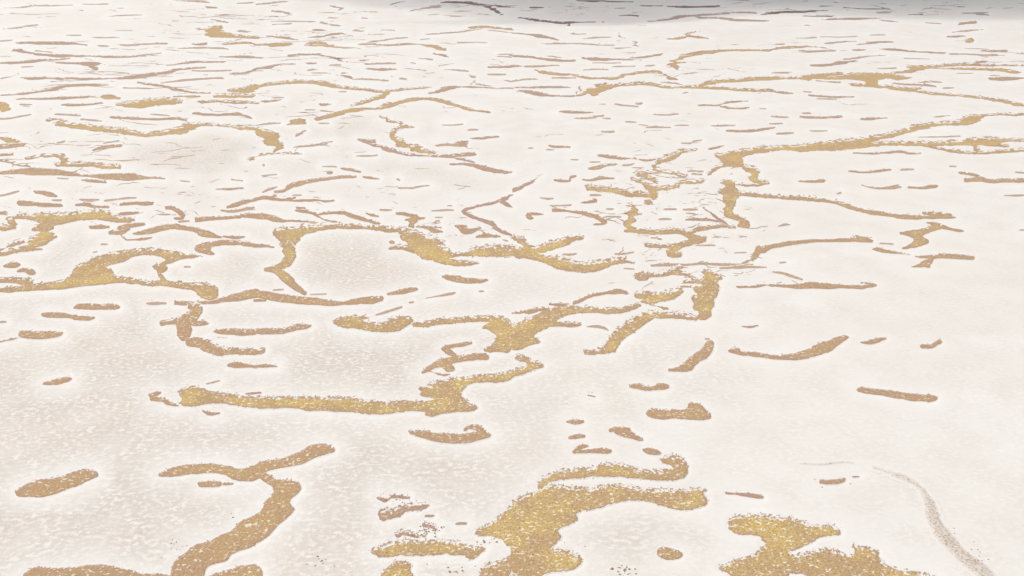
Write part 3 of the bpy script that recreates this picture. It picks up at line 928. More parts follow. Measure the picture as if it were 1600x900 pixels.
=G34|bare_ground_streak|thin mauve brown streak, level, above the shoe-shaped patch
01 s 100,132,8 230,135,10 370,137,8
=G35|bare_ground_streak|short thin mauve brown dash, level, above the shoe-shaped patch
01 s 100,155,7 230,150,8
=G36|bare_ground_streak|short thin mauve brown dash, sloping down right, above the pale yellow streak
01 s 340,182,10 390,188,14 440,190,8
=G37|bare_ground_streak|
01 s 620,188,8 690,195,8
=G38|bare_ground_streak|short thin mauve brown dash, level, above the strand with swollen end
01 s 780,190,8 880,190,8
=G39|bare_ground_streak|
01 s 650,110,8 710,113,8
=G40|bare_ground_streak|
01 s 470,110,12 500,110,10
=G41|bare_ground_streak|tiny thin mauve brown dash, sloping down right, above the strand with swollen end
01 s 480,38,8 550,50,12 510,65,10
=G42|bare_ground_streak|thin mauve brown streak, rising right, left of the shadow-rim dark line
01 s 950,70,8 1040,52,10 1150,38,10
=G42b;d|bare_ground_streak|long thin dark streak, sloping down right, left of the shadow-rim dark line
01 s 1150,20,10 1200,12,12 1300,15,12 1400,30,10 1600,45,8
=G43;d|bare_ground_streak|short thin dark dash, sloping down right, left of the shadow-rim dark line
01 s 1420,42,14 1460,48,22 1540,90,12
=G44;p|bare_ground_streak|tiny thin pinkish brown dash, rising right, above the strand with swollen end
01 s 850,30,12 880,20,10 930,10,8
=G45|bare_ground_streak|long thin mauve brown streak, rising right, above the strand with swollen end
01 s 1070,215,8 1180,210,10 1300,195,10 1420,180,10
=G46;y|bare_ground_streak|thin ochre streak, level, below the shadow-rim dark line
01 s 1340,175,18 1400,168,16 1440,168,10 1600,185,10
=G47|bare_ground_streak|
01 s 1020,248,7 1090,242,7
=G48|bare_ground_streak|thin mauve brown streak, level, right of the strand with swollen end
01 s 1260,263,7 1440,268,7
=G49|bare_ground_streak|short thin mauve brown dash, sloping down right, right of the shoe-shaped patch
01 s 100,70,8 160,72,10 235,95,8
=G50|bare_ground_streak|
01 s 1020,365,7 1085,372,8
=G51|bare_ground_streak|thin mauve brown streak, level, left of the drop-ended strand
01 s 1455,420,10 1540,422,12 1600,412,16
02 s 0,414,12 40,412,10
=G52|bare_ground_streak|short thin mauve brown dash, level, left of the drop-ended strand
01 s 1450,465,8 1560,465,8
=G53|bare_ground_streak|
01 s 1325,475,12 1380,485,7
=G54|bare_ground_streak|
01 s 1345,525,10 1380,505,10
=G54b|bare_ground_streak|short thin mauve brown dash, sloping down right, right of the long wavy band
01 s 1370,528,10 1460,537,10
=G56|bare_ground_streak|
01 s 1510,340,7 1600,340,7
=G57|bare_ground_streak|
01 s 1510,352,8 1590,354,7
=G58|bare_ground_streak|thin mauve brown streak, rising right, above the shoe-shaped patch
01 s 0,28,7 100,20,8 200,10,7
=G60|bare_ground_streak|
01 s 520,572,8 565,573,7
=G61|bare_ground_streak|
01 s 640,380,7 700,374,7
=G63|bare_ground_streak|
01 s 960,395,7 990,398,8
=G64|bare_ground_streak|
01 s 530,457,10 570,458,8
=G65|bare_ground_streak|
01 s 350,455,7 450,457,7
=G66|bare_ground_streak|short thin mauve brown dash, sloping down right, above the long wavy band
01 s 1185,435,6 1330,445,8
=H01;y;1|bare_ground_patch|stubby ochre patch like a shoe, high at the upper left
00 p 1285,215 1310,170 1350,160 1400,170 1370,195 1420,205 1500,225 1610,228 1610,242 1500,240 1380,235 1300,228
00 s 1230,182,8 1290,185,7
=H02|bare_ground_streak|long thin mauve brown streak, level, above the long bulging mauve streak, upper of two
00 s 100,270,10 200,270,16 320,270,20 420,272,18 500,278,10 550,283,8
=H03|bare_ground_streak|thin mauve brown streak, level, left of the shoe-shaped patch, lower of two
00 s 755,283,16 820,288,10 920,275,8 1050,273,7
=H04|bare_ground_streak|thin mauve brown streak, rising right, above the long bulging mauve streak, upper of two
00 s 0,183,8 140,172,8 190,160,10 240,158,8
=H05|bare_ground_streak|long thin mauve brown streak, level, above the long bulging mauve streak, lower of two
00 s 75,318,10 110,315,14 180,330,12 250,345,12 350,350,14 500,352,14 600,353,12 740,358,10 840,352,8
=H06|bare_ground_streak|long thin mauve brown streak, rising right, above the long bulging mauve streak
00 s 0,398,8 120,390,10 250,380,8 450,365,10
=H07|bare_ground_streak|thin mauve brown streak, sloping down right, above the long bulging mauve streak
00 p 330,388 500,390 560,386 640,402 590,418 640,442 580,432 530,407 430,400
=H08|bare_ground_streak|long thin mauve brown streak in the upper left, bulging and rising right
00 s 120,488,8 200,492,18 300,490,14 380,495,10 430,488,18 520,492,10 640,495,8 760,488,12 840,483,18 950,468,22 1040,455,20 1120,430,12 1200,425,14 1280,422,10
00 s 310,512,7 390,505,10
=H09|bare_ground_streak|long thin mauve brown streak, rising right, below the long bulging mauve streak, left of two
00 s 0,600,8 120,590,14 260,572,18 380,550,16 440,535,18 560,535,20 680,533,7
=H10|bare_ground_streak|long thin mauve brown streak, level, below the long bulging mauve streak
00 s 110,622,8 300,618,10 430,610,14 560,605,20
=H11;y|bare_ground_streak|short thin ochre dash, sloping down right, above the flat ochre patch
00 p 640,600 690,592 740,605 760,625 680,622 640,618
=H12|bare_ground_streak|long thin mauve brown streak, sloping down right, above the flat ochre patch
00 s 865,517,10 940,532,14 1040,542,12 1120,565,14 1200,578,10 1310,582,8
=H13|bare_ground_streak|long thin mauve brown streak, rising right, below the long bulging mauve streak, right of two
00 s 1000,520,7 1100,508,8 1250,495,10 1400,488,10
=H14;y;2|bare_ground_patch|flat ochre patch at the upper left, above the long tapering band
00 p 710,655 780,645 850,635 950,620 1050,615 1090,620 1150,640 1100,650 950,665 880,678 800,670
=H14b;y|bare_ground_streak|short thin ochre dash, level, just above the flat ochre patch
00 s 1090,605,14 1200,605,20 1250,605,10
=H15|bare_ground_streak|thin mauve brown streak, level, left of the flat ochre patch
00 s 390,655,8 440,657,16 520,660,8 640,645,7
=H16|bare_ground_streak|short thin mauve brown dash, level, just above the triangle-ended band
00 s 340,715,8 400,715,12 500,722,10
=H17;y;2|bare_ground_patch|long ochre band in the upper left ending in a triangle at its right
00 p 325,780 370,755 440,770 520,775 600,790 700,800 800,810 870,830 960,835 1040,815 1120,800 1170,770 1240,765 1330,775 1450,785 1610,790 1610,815 1500,812 1460,795 1330,785 1250,790 1190,815 1160,840 1050,842 920,858 860,850 760,835 640,825 520,808 400,790
00 s 300,752,8 380,748,10
01 p -10,792 50,810 110,825 150,850 130,910 40,910 60,870 20,850 -10,825
11 p 50,-10 150,-10 180,15 130,45 110,40 130,20 80,10
11 s 120,45,12 80,62,12 0,85,8
11 s 80,62,10 180,58,8 280,62,7
10 s 1600,90,10 1545,105,12
=H18|bare_ground_streak|long thin mauve brown streak, level, just above the triangle-ended band
00 s 690,735,7 840,740,16 900,745,16 960,745,10 1080,740,10 1180,755,8
=H19|bare_ground_streak|long thin mauve brown streak, sloping down right, above the triangle-ended band
00 s 1200,712,10 1260,715,14 1400,720,8 1460,715,14 1500,715,20 1580,740,8
=H19b|bare_ground_streak|short thin mauve brown dash, sloping down right, above the triangle-ended band
00 s 950,712,8 1050,722,10
=H20|bare_ground_streak|short thin mauve brown dash, sloping down right, just above the triangle-ended band
00 s 510,745,10 560,752,12 640,758,7
=H21;y|bare_ground_streak|tiny thin ochre dash, sloping down right, left of the triangle-ended band
00 p -10,638 40,645 70,680 40,695 -10,702
=H21b|bare_ground_streak|thin mauve brown streak, rising right, left of the triangle-ended band
00 s 0,745,8 80,738,7 180,715,8
=H22|bare_ground_streak|
00 s 130,655,12 185,655,14
=H23|bare_ground_streak|thin mauve brown streak, level, left of the pale yellow streak
00 s 1110,303,7 1200,298,10 1330,298,12 1430,308,8
=H23b|bare_ground_streak|short thin mauve brown dash, rising right, below the shoe-shaped patch
00 s 1200,280,7 1300,272,12
=H25|bare_ground_streak|long thin mauve brown streak, rising right, just above the long bulging mauve streak
00 s 1050,408,7 1150,395,10 1260,385,8 1400,387,12
=H26|bare_ground_streak|thin mauve brown streak, level, just below the long bulging mauve streak
00 s 1215,445,8 1320,445,10 1450,443,7
=H28|bare_ground_streak|
00 s 1490,192,10 1560,197,12
=H29|bare_ground_streak|thin mauve brown streak, sloping down right, above the shoe-shaped patch
00 s 1070,2,8 1180,8,8 1270,12,14 1320,15,10
=H29b|bare_ground_streak|
00 s 1300,45,14 1360,50,8
=H30|bare_ground_streak|tiny thin mauve brown dash, level, above the shoe-shaped patch
00 s 1500,20,14 1580,18,10
=H31|bare_ground_streak|short thin mauve brown dash, level, left of the shoe-shaped patch, upper of two
00 s 520,25,7 680,25,8
=H32|bare_ground_streak|thin mauve brown streak, level, left of the shoe-shaped patch, upper of two
00 s 680,100,5 880,93,8
=H33|bare_ground_streak|thin mauve brown streak, level, below the long bulging mauve streak
00 s 780,552,8 960,553,8
=H34|bare_ground_streak|
00 s 660,895,8 750,878,8
=H35|bare_ground_streak|
00 s 360,890,10 410,880,10
=H36;y|bare_ground_streak|short thin ochre dash, sloping down right, above the ochre arch-and-bar tangle
00 s -10,860,10 60,880,30 120,890,20
=H37|bare_ground_streak|short thin mauve brown dash, sloping down right, just above the shoe-shaped patch
00 s 1310,125,7 1430,140,8
=H38|bare_ground_streak|
00 s 420,222,6 510,223,8
=H39|bare_ground_streak|short thin mauve brown dash, level, left of the shoe-shaped patch, lower of two
00 s 580,235,5 730,235,7
=H40|bare_ground_streak|
00 s 740,50,5 790,50,7
=H41|bare_ground_streak|long thin mauve brown streak, level, left of the shoe-shaped patch
00 s 30,50,5 170,45,7 230,35,7 440,33,7
=H42|bare_ground_streak|
00 s -10,260,8 70,250,7
=H44|bare_ground_streak|
00 s 610,288,7 680,290,7
=H45|bare_ground_streak|thin mauve brown streak, rising right, above the long bulging mauve streak, lower of two
00 s 820,350,7 1010,330,8
=H46|bare_ground_streak|
00 s 130,420,8 190,418,8
=H48|bare_ground_streak|
00 s -10,490,7 70,478,6
=H49|bare_ground_streak|
00 s 230,318,6 330,328,7"""

def parse():
    out = []
    for ln in DATA.strip().split('\n'):
        if ln[0] == '=':
            head, name, label = ln[1:].split('|')
            h = head.split(';')
            out.append(dict(id=h[0], tone=(h[1] if len(h) > 1 and h[1] else 'o'), fuzz=float(h[2]) if len(h) > 2 else 0.0,
                            name=name, label=label, parts=[]))
        else:
            rc, k, rest = ln.split(' ', 2)
            r, c = int(rc[0]), int(rc[1])
            pts = np.array([[float(q) for q in p.split(',')] for p in rest.split()])
            pts[:, 0] = c * 400 + pts[:, 0] / 4
            pts[:, 1] = r * 225 + pts[:, 1] / 4
            if k == 's':
                pts[:, 2] /= 8
            out[-1]['parts'].append((k, pts))
    return out

def chaikin(p, closed):
    q = np.roll(p, -1, 0) if closed else p[1:]
    b = p if closed else p[:-1]
    r = np.empty((2 * len(b), p.shape[1]))
    r[0::2], r[1::2] = b * .75 + q * .25, b * .25 + q * .75
    if not closed:
        r = np.concatenate([p[:1], r, p[-1:]])
    return r

def sdf(part, X, Y):
    k, pts = part
    if k == 's':
        pts = pts * np.array([1, 1, 1.0])
        if pts[:, 1].max() < 260:
            pts[:, 2] *= 0.86 - (0.10 if pts[:, 0].min() > 800 and pts[:, 2].max() < 1.6 else 0)
        if pts[:, 2].max() < 2.6:
            pts = pts.copy()
            pts[0, 2] *= 0.6; pts[-1, 2] *= 0.6
        if len(pts) > 2:
            pts = chaikin(pts, False)
        else:
            pts = np.stack([pts[0], pts.mean(0) + np.array([0, 0, pts[:, 2].max() * .35]), pts[1]])
        best = np.full(X.shape, 1e9)
        for (x0, y0, r0), (x1, y1, r1) in zip(pts[:-1], pts[1:]):
            dx, dy = x1 - x0, y1 - y0
            t = np.clip(((X - x0) * dx + (Y - y0) * dy) / (dx * dx + dy * dy + 1e-9), 0, 1)
            np.minimum(best, np.hypot(X - x0 - t * dx, Y - y0 - t * dy) - (r0 + t * (r1 - r0)), out=best)
        return best
    pts = chaikin(pts, True)
    d = np.full(X.shape, 1e9)
    ins = np.zeros(X.shape, bool)
    for (x0, y0), (x1, y1) in zip(pts, np.roll(pts, -1, 0)):
        dx, dy = x1 - x0, y1 - y0
        t = np.clip(((X - x0) * dx + (Y - y0) * dy) / (dx * dx + dy * dy + 1e-9), 0, 1)
        np.minimum(d, (X - x0 - t * dx) ** 2 + (Y - y0 - t * dy) ** 2, out=d)
        if y0 != y1:
            ins ^= ((y0 > Y) != (y1 > Y)) & (X < (x1 - x0) * (Y - y0) / (y1 - y0) + x0)
    d = np.sqrt(d)
    return np.where(ins, -d, d)

def iso_mesh(F, xs, ys):
    """the part of the plane where F > 0, cut along the zero line"""
    I = F > 0
    R, C = F.shape
    code = (I[:-1, :-1] * 1 + I[:-1, 1:] * 2 + I[1:, 1:] * 4 + I[1:, :-1] * 8)
    nid = np.full((R, C), -1)
    n0 = int(I.sum()); nid[I] = np.arange(n0)
    rr, cc = np.nonzero(I)
    px, py = [xs[cc]], [ys[rr]]
    H = I[:, :-1] != I[:, 1:]
    hid = np.full(H.shape, -1); nh = int(H.sum()); hid[H] = n0 + np.arange(nh)
    r, c = np.nonzero(H)
    t = F[r, c] / (F[r, c] - F[r, c + 1])
    px.append(xs[c] + t * (xs[c + 1] - xs[c])); py.append(ys[r])
    V = I[:-1] != I[1:]
    vid = np.full(V.shape, -1); nv = int(V.sum()); vid[V] = n0 + nh + np.arange(nv)
    r, c = np.nonzero(V)
    t = F[r, c] / (F[r, c] - F[r + 1, c])
    px.append(xs[c]); py.append(ys[r] + t * (ys[r + 1] - ys[r]))
    faces = []
    for k in range(1, 16):
        r, c = np.nonzero(code == k)
        if not len(r):
            continue
        inn = [k & 1, k & 2, k & 4, k & 8]
        ring = []
        corner = [nid[r, c], nid[r, c + 1], nid[r + 1, c + 1], nid[r + 1, c]]
        edge = [hid[r, c], vid[r, c + 1] if True else 0, hid[r + 1, c], vid[r, c]]
        for q in range(4):
            if inn[q]:
                ring.append(corner[q])
            if bool(inn[q]) != bool(inn[(q + 1) % 4]):
                ring.append(edge[q])
        faces.append(np.stack(ring[::-1], 1))
    return np.concatenate(px), np.concatenate(py), faces, n0

def build_mesh(name, co, faces, attrs=None, cols=None):
    me = bpy.data.meshes.new(name)
    me.vertices.add(len(co))
    me.vertices.foreach_set('co', np.asarray(co, np.float32).ravel())
    sizes = np.concatenate([np.full(len(f), f.shape[1], np.int32) for f in faces])
    loops = np.concatenate([f.ravel() for f in faces]).astype(np.int32)
    me.loops.add(len(loops)); me.loops.foreach_set('vertex_index', loops)
    me.polygons.add(len(sizes))
    me.polygons.foreach_set('loop_start', np.concatenate([[0], np.cumsum(sizes)[:-1]]).astype(np.int32))
    me.update(calc_edges=True)
    for k, v in (attrs or {}).items():
        me.attributes.new(k, 'FLOAT', 'POINT').data.foreach_set('value', np.asarray(v, np.float32).ravel())
    if cols is not None:
        a = me.color_attributes.new('tone', 'FLOAT_COLOR', 'POINT')
        a.data.foreach_set('color', np.concatenate([cols, np.ones((len(cols), 1))], 1).astype(np.float32).ravel())
    me.shade_smooth()
    return me

def link(name, me, mat, kind=None, parent=None):
    o = bpy.data.objects.new(name, me)
    SC.collection.objects.link(o)
    if mat:
        me.materials.append(mat)
    if kind:
        o['kind'] = kind
    o.parent = parent
    return o

# ---------------------------------------------------------------- materials
class NT:
    def __init__(s, name):
        s.m = bpy.data.materials.new(name); s.m.use_nodes = True
        s.t = s.m.node_tree; s.n = s.t.nodes
        s.b = s.n['Principled BSDF']
        s.b.inputs['Specular IOR Level'].default_value = 0.15
    def new(s, kind, **kw):
        n = s.n.new(kind)
        for k, v in kw.items():
            setattr(n, k, v)
        return n
    def put(s, node, key, val):
        if hasattr(val, 'is_output'):
            s.t.links.new(val, node.inputs[key])
        else:
            node.inputs[key].default_value = val
    def math(s, op, a, b=0.0, clamp=False):
        n = s.new('ShaderNodeMath', operation=op, use_clamp=clamp)
        s.put(n, 0, a); s.put(n, 1, b)
        return n.outputs[0]
    def noise(s, vec, scale, detail=3.0, rough=0.55):
        n = s.new('ShaderNodeTexNoise')
        s.put(n, 'Vector', vec); s.put(n, 'Scale', scale); s.put(n, 'Detail', detail); s.put(n, 'Roughness', rough)
        return n.outputs[0]
    def ramp(s, v, lo, hi):
        n = s.new('ShaderNodeMapRange', interpolation_type='SMOOTHSTEP')
        s.put(n, 0, v); s.put(n, 1, lo); s.put(n, 2, hi)
        return n.outputs[0]
    def mix(s, f, a, b):
        n = s.new('ShaderNodeMix', data_type='RGBA')
        s.put(n, 0, f); s.put(n, 6, a if hasattr(a, 'is_output') else (*a, 1)); s.put(n, 7, b if hasattr(b, 'is_output') else (*b, 1))
        return n.outputs[2]
    def attr(s, name):
        return s.new('ShaderNodeAttribute', attribute_name=name)

def crust_material():
    M = NT('white_crust')
    P = M.new('ShaderNodeTexCoord').outputs['Object']
    halo, mott = M.attr('halo').outputs['Fac'], M.attr('mottle').outputs['Fac']
    big = M.noise(P, 0.012, 3.0)
    mid = M.noise(P, 0.10, 4.0)
    col = M.mix(M.ramp(big, 0.35, 0.68), (0.822, 0.796, 0.738), (0.815, 0.772, 0.712))
    col = M.mix(M.math('MULTIPLY', M.ramp(mid, 0.42, 0.70), 0.45), col, (0.76, 0.705, 0.66))
    col = M.mix(M.math('MULTIPLY', M.ramp(M.noise(P, 0.03, 4.0, 0.6), 0.52, 0.66), 0.6), col, (0.86, 0.840, 0.797))
    # beige, flecked crust: pale lumps on a duller matrix
    w = M.math('MULTIPLY', mott, M.math('ADD', M.math('MULTIPLY', M.ramp(mid, 0.30, 0.60), 0.35), 0.65), True)
    lie = M.new('ShaderNodeMapping'); M.put(lie, 'Vector', P); lie.inputs['Scale'].default_value = (0.75, 1.08, 1)
    fine = M.noise(lie.outputs[0], 1.0, 3.0, 0.62)
    fleck = M.math('MULTIPLY', M.ramp(fine, 0.46, 0.61), M.math('ADD', 0.45, M.math('MULTIPLY', M.ramp(M.noise(P, 0.2, 4.0, 0.65), 0.38, 0.60), 0.55)))
    base2 = M.mix(M.ramp(M.noise(P, 0.035, 2.0), 0.40, 0.62), (0.645, 0.580, 0.518), (0.665, 0.580, 0.504))
    base2 = M.mix(M.math('MULTIPLY', M.ramp(M.noise(P, 0.55, 4.0, 0.7), 0.56, 0.72), 0.4), base2, (0.585, 0.515, 0.465))
    beige = M.mix(fleck, base2, (0.84, 0.79, 0.725))
    col = M.mix(M.math('MULTIPLY', w, 0.95), col, beige)
    # faint dirt lines everywhere
    str_ = M.new('ShaderNodeMapping'); M.put(str_, 'Vector', P); str_.inputs['Scale'].default_value = (0.35, 0.8, 1)
    dirt = M.ramp(M.noise(str_.outputs[0], 0.5, 5.0, 0.7), 0.61, 0.74)
    col = M.mix(M.math('MULTIPLY', dirt, 0.22), col, (0.62, 0.58, 0.56))
    halo = M.math('MULTIPLY', halo, M.math('ADD', M.math('MULTIPLY', M.ramp(mid, 0.35, 0.6), 0.6), 0.4))
    col = M.mix(halo, col, (0.865, 0.845, 0.805))
    M.put(M.b, 'Base Color', col)
    M.b.inputs['Roughness'].default_value = 0.85
    hgt = M.math('MULTIPLY', M.math('ADD', fine, M.math('MULTIPLY', M.noise(P, 2.2, 3.0), 0.4)), M.math('ADD', M.math('MULTIPLY', w, 0.9), 0.1))
    bp = M.new('ShaderNodeBump'); bp.inputs['Strength'].default_value = 0.3; bp.inputs['Distance'].default_value = 0.3
    M.put(bp, 'Height', hgt)
    M.put(M.b, 'Normal', bp.outputs[0])
    return M.m

def soil_material(rough_edge=1.1, rim=(0.845, 0.82, 0.775)):
    M = NT('bare_ground')
    P = M.new('ShaderNodeTexCoord').outputs['Object']
    tone, depth = M.attr('tone').outputs['Color'], M.attr('depth').outputs['Fac']
    grain = M.noise(P, 2.6, 4.0, 0.8)
    gold = M.math('MULTIPLY', M.ramp(M.noise(P, 0.055, 6.0, 0.75), 0.44, 0.60), M.math('MULTIPLY', depth, 0.92))
    col = M.mix(gold, tone, (0.675, 0.490, 0.190))
    olive = M.ramp(M.noise(P, 1.3, 3.0, 0.7), 0.52, 0.66)
    col = M.mix(M.math('MULTIPLY', olive, M.math('MULTIPLY', depth, 0.5)), col, (0.43, 0.33, 0.10))
    col = M.mix(M.math('MULTIPLY', M.ramp(grain, 0.46, 0.64), 0.72), col, (0.34, 0.20, 0.105))
    dark = M.math('MULTIPLY', M.ramp(M.noise(P, 2.4, 3.0, 0.75), 0.59, 0.70), M.math('MULTIPLY', depth, 0.75))
    col = M.mix(dark, col, (0.22, 0.125, 0.05))
    fm = M.new('ShaderNodeMapping'); M.put(fm, 'Vector', P); fm.inputs['Scale'].default_value = (0.72, 1.1, 1)
    fl = M.ramp(M.noise(fm.outputs[0], 1.7, 2.0, 0.5), 0.59, 0.65)
    fl2 = M.ramp(M.noise(P, 0.8, 2.0, 0.5), 0.62, 0.69)
    fl = M.math('MULTIPLY', M.math('MAXIMUM', fl, M.math('MULTIPLY', fl2, 0.7)), M.attr('fleck').outputs['Fac'])
    fl = M.math('MULTIPLY', fl, M.math('ADD', 0.45, M.math('MULTIPLY', M.ramp(M.noise(P, 0.22, 3.0, 0.6), 0.40, 0.62), 0.75)))
    col = M.mix(fl, col, (0.86, 0.79, 0.66))
    cov = M.attr('cover').outputs['Fac']
    thin = M.math('ADD', cov, M.math('MULTIPLY', M.math('SUBTRACT', M.noise(P, 2.8, 4.0, 0.85), 0.5), rough_edge))
    white = M.ramp(thin, 0.30, 0.78)
    col = M.mix(white, col, rim)
    M.put(M.b, 'Base Color', col)
    M.b.inputs['Roughness'].default_value = 0.95
    bp = M.new('ShaderNodeBump'); bp.inputs['Strength'].default_value = 0.35; bp.inputs['Distance'].default_value = 0.2
    M.put(bp, 'Height', M.math('MULTIPLY', M.math('ADD', grain, fl), M.math('SUBTRACT', 1.0, M.ramp(cov, 0.1, 0.5))))
    M.put(M.b, 'Normal', bp.outputs[0])
    return M.m

MAT_CRUST, MAT_SOIL, MAT_FAINT = crust_material(), soil_material(), soil_material(0.35, (0.805, 0.768, 0.712))

# ---------------------------------------------------------------- fields of all patches, and the distance to the nearest one
patches = parse()
UNI = np.full(GX.shape, 60.0, np.float32)
def window(x0, x1, y0, y1, pad):
    c0, c1 = np.searchsorted(XS, [x0 - pad, x1 + pad]); r0, r1 = np.searchsorted(YS, [y0 - pad, y1 + pad])
    return slice(max(r0 - 1, 0), min(r1 + 1, len(YS))), slice(max(c0 - 1, 0), min(c1 + 1, len(XS)))

def blur(A, r):
    for ax in (0, 1):
        n = 2 * r + 1
        for _ in range(2):
            pad = [(0, 0), (0, 0)]; pad[ax] = (r + 1, r)
            c = np.cumsum(np.pad(A, pad, mode='edge'), axis=ax)
            A = (c[n:] - c[:-n] if ax == 0 else c[:, n:] - c[:, :-n]) / n
    return A
def depth_of(S, Yw):
    M = (S < 0).astype(float)
    b1, b3, b7 = blur(M, 1), blur(M, 3), blur(M, 7)
    c = lambda b: np.clip(2 * b - 1, 0, 1)
    return (M * 0.4 + 1.6 * c(b1) + 3 * c(b3) + 6 * c(b7)), np.clip(np.gradient(b3, axis=0) / np.gradient(Yw, axis=0) * 9, 0, 1)

AMP = 0.55 + 1.1 * np.clip(GY / 900.0, 0, 1)
for n_p, p in enumerate(patches):
    p['lift'] = (n_p * 7 % 31) * 0.0006
    allp = np.concatenate([q[:, :2] for _, q in p['parts']])
    rmax = max([q[:, 2].max() for k, q in p['parts'] if k == 's'] + [0])
    b = (allp[:, 0].min() - rmax, allp[:, 0].max() + rmax, allp[:, 1].min() - rmax, allp[:, 1].max() + rmax)
    w = window(*b, 26)
    S = np.full(GX[w].shape, 1e9)
    for part in p['parts']:
        np.minimum(S, sdf(part, QX[w], QY[w]), out=S)
    depth, up = depth_of(S, GY[w])
    rad = max(float(depth.max()), 0.5)
    amp = np.minimum(AMP[w], 0.3 + 0.4 * rad)
    F = -S + amp * RAG[w] * (0.38 + 0.25 * p['fuzz']) + WID[w] * min(0.36 * rad, 1.5) + 0.1
    big = min(max((rad - 1.2) / 3, 0), 1)
    F = F + (FUZ[w] - 0.1) * AMP[w] * (0.5 + p['fuzz'] * 0.7) * (0.25 + 1.0 * up) * big
    nearby = 0.40 + 0.80 * np.clip(GY[w] / 600, 0, 1)
    margin = (1.0 + (2.8 + 1.6 * p['fuzz']) * up * (0.25 + 0.75 * big)) * nearby
    inner = (0.25 + 1.3 * big * (0.3 + up)) * nearby
    if big > 0.1:           # pale crust crumbs lying in the patch, thickest along its far rim
        crumb = (0.90 - 0.06 * p['fuzz'] - up * (0.55 + 0.17 * p['fuzz']) + (0.036 - 0.009 * p['fuzz']) * depth / nearby - HOL[w]) * (1.5 + 4 * margin)
        F = np.minimum(F, crumb)
        reach = (3.0 + 4.5 * p['fuzz']) * nearby * (0.15 + 0.85 * np.clip(up * 3, 0, 1))
        F = np.maximum(F, np.where(S > 0, (ISL[w] - 0.30 - 0.35 * np.clip(S, 0, None) / reach) * (1.5 + 4 * margin), -99))   # loose crumbs of soil beyond the rim
    p['depth'] = depth
    if p['tone'] == 'f':
        F = -S + min(2.0, -S.min() * .5) * RAG[w]
        wide = min(max(-S.min() * 0.8, 0.8), 6.0)
        margin, inner = np.full(S.shape, wide), wide * 0.8
    p['cover'] = np.clip((inner - F) / (margin + inner), 0, 1)
    F = F + margin
    p['F'], p['w'], p['S'] = F, w, S
    if p['tone'] != 'f':
        UNI[w] = np.minimum(UNI[w], np.minimum(S - margin, 60))

# ---------------------------------------------------------------- the setting: one white sheet of crust to the horizon
def lines(fine, lo, hi, n):
    a = fine[0] - (fine[0] - lo) * (np.linspace(0, 1, n + 1)[1:][::-1]) ** 2
    b = fine[-1] + (hi - fine[-1]) * (np.linspace(0, 1, n + 1)[1:]) ** 2
    return np.concatenate([a, fine, b])
ci = np.arange(0, len(XS), 2)
ri = np.concatenate([np.arange(0, 616, 2), np.arange(616, len(YS), 2)])
cx = lines(XS[ci], -9000, 10600, 26)
cy = lines(YS[ri], -118.5, 2950, 26)
U = np.full((len(cy), len(cx)), 60.0)
U[26:-26, 26:-26] = UNI[np.ix_(ri, ci)]
CX, CY = np.meshgrid(cx, cy)
UN = np.zeros(U.shape)
UN[26:-26, 26:-26] = (WID + 0.6 * HOL)[np.ix_(ri, ci)]
gx, gy = ground(CX, CY)
nearness = np.clip((CY + 120) / 1000, 0.05, 1.2)
side = 1 - 0.72 * np.clip((CX - 620) / 420, 0, 1) * np.clip((980 - CY) / 300, 0.0, 1)
UW = np.clip(U + 9 * UN * nearness, 0, None)
halo = np.exp(-np.clip(UW - 1.5, 0, None) / (7 + 17 * nearness)) * 0.42 * side
mott = 0.28 + 0.62 / (1 + np.exp((CX - 780 - 0.25 * (CY - 450)) / 70)) / (1 + np.exp((345 - CY) / 22))
for (x, y, rx, ry, s) in [(180, 600, 480, 170, 1.0), (120, 800, 400, 150, 1.05), (555, 412, 150, 66, 1.1), (600, 560, 300, 95, 1.1),
                          (560, 740, 260, 100, 1.0), (310, 238, 135, 38, 0.95), (590, 262, 240, 42, 0.75), (420, 240, 520, 120, 0.5), (110, 300, 190, 40, .55),
                          (150, 395, 150, 45, .8), (1000, 840, 120, 50, .8), (960, 590, 260, 100, .6), (500, 195, 110, 26, 0.85),
                          (760, 450, 200, 50, .5), (1400, 820, 200, 90, .25), (1250, 620, 220, 90, .22), (640, 470, 120, 30, .5), (400, 700, 200, 90, .7)]:
    mott = np.maximum(mott, s * np.exp(-((((CX - x) / rx) ** 2 + ((CY - y) / ry) ** 2) ** 2.5)))
mott *= 1 - 0.9 * np.exp(-np.clip(UW - 1, 0, None) / (4 + 12 * nearness))
rise = np.clip(U / (2.0 + 5.0 * nearness), 0, 1)
cz = 0.03 * rise * rise * (3 - 2 * rise)
nr, nc = CX.shape
i = np.arange(nr * nc).reshape(nr, nc)
quads = np.stack([i[1:, :-1].ravel(), i[1:, 1:].ravel(), i[:-1, 1:].ravel(), i[:-1, :-1].ravel()], 1)
me = build_mesh('white_crust', np.stack([gx, gy, cz], -1).reshape(-1, 3), [quads], dict(halo=halo, mottle=mott))
link('white_crust_ground', me, MAT_CRUST, 'structure')
far = 120000.0
me = build_mesh('plain', np.array([[-far, -far, -1.0], [far, -far, -1.0], [far, far, -1.0], [-far, far, -1.0]]), [np.array([[0, 1, 2, 3]])],
                dict(halo=np.zeros(4), mottle=np.full(4, .2)))
link('ground_plain', me, MAT_CRUST, 'structure')

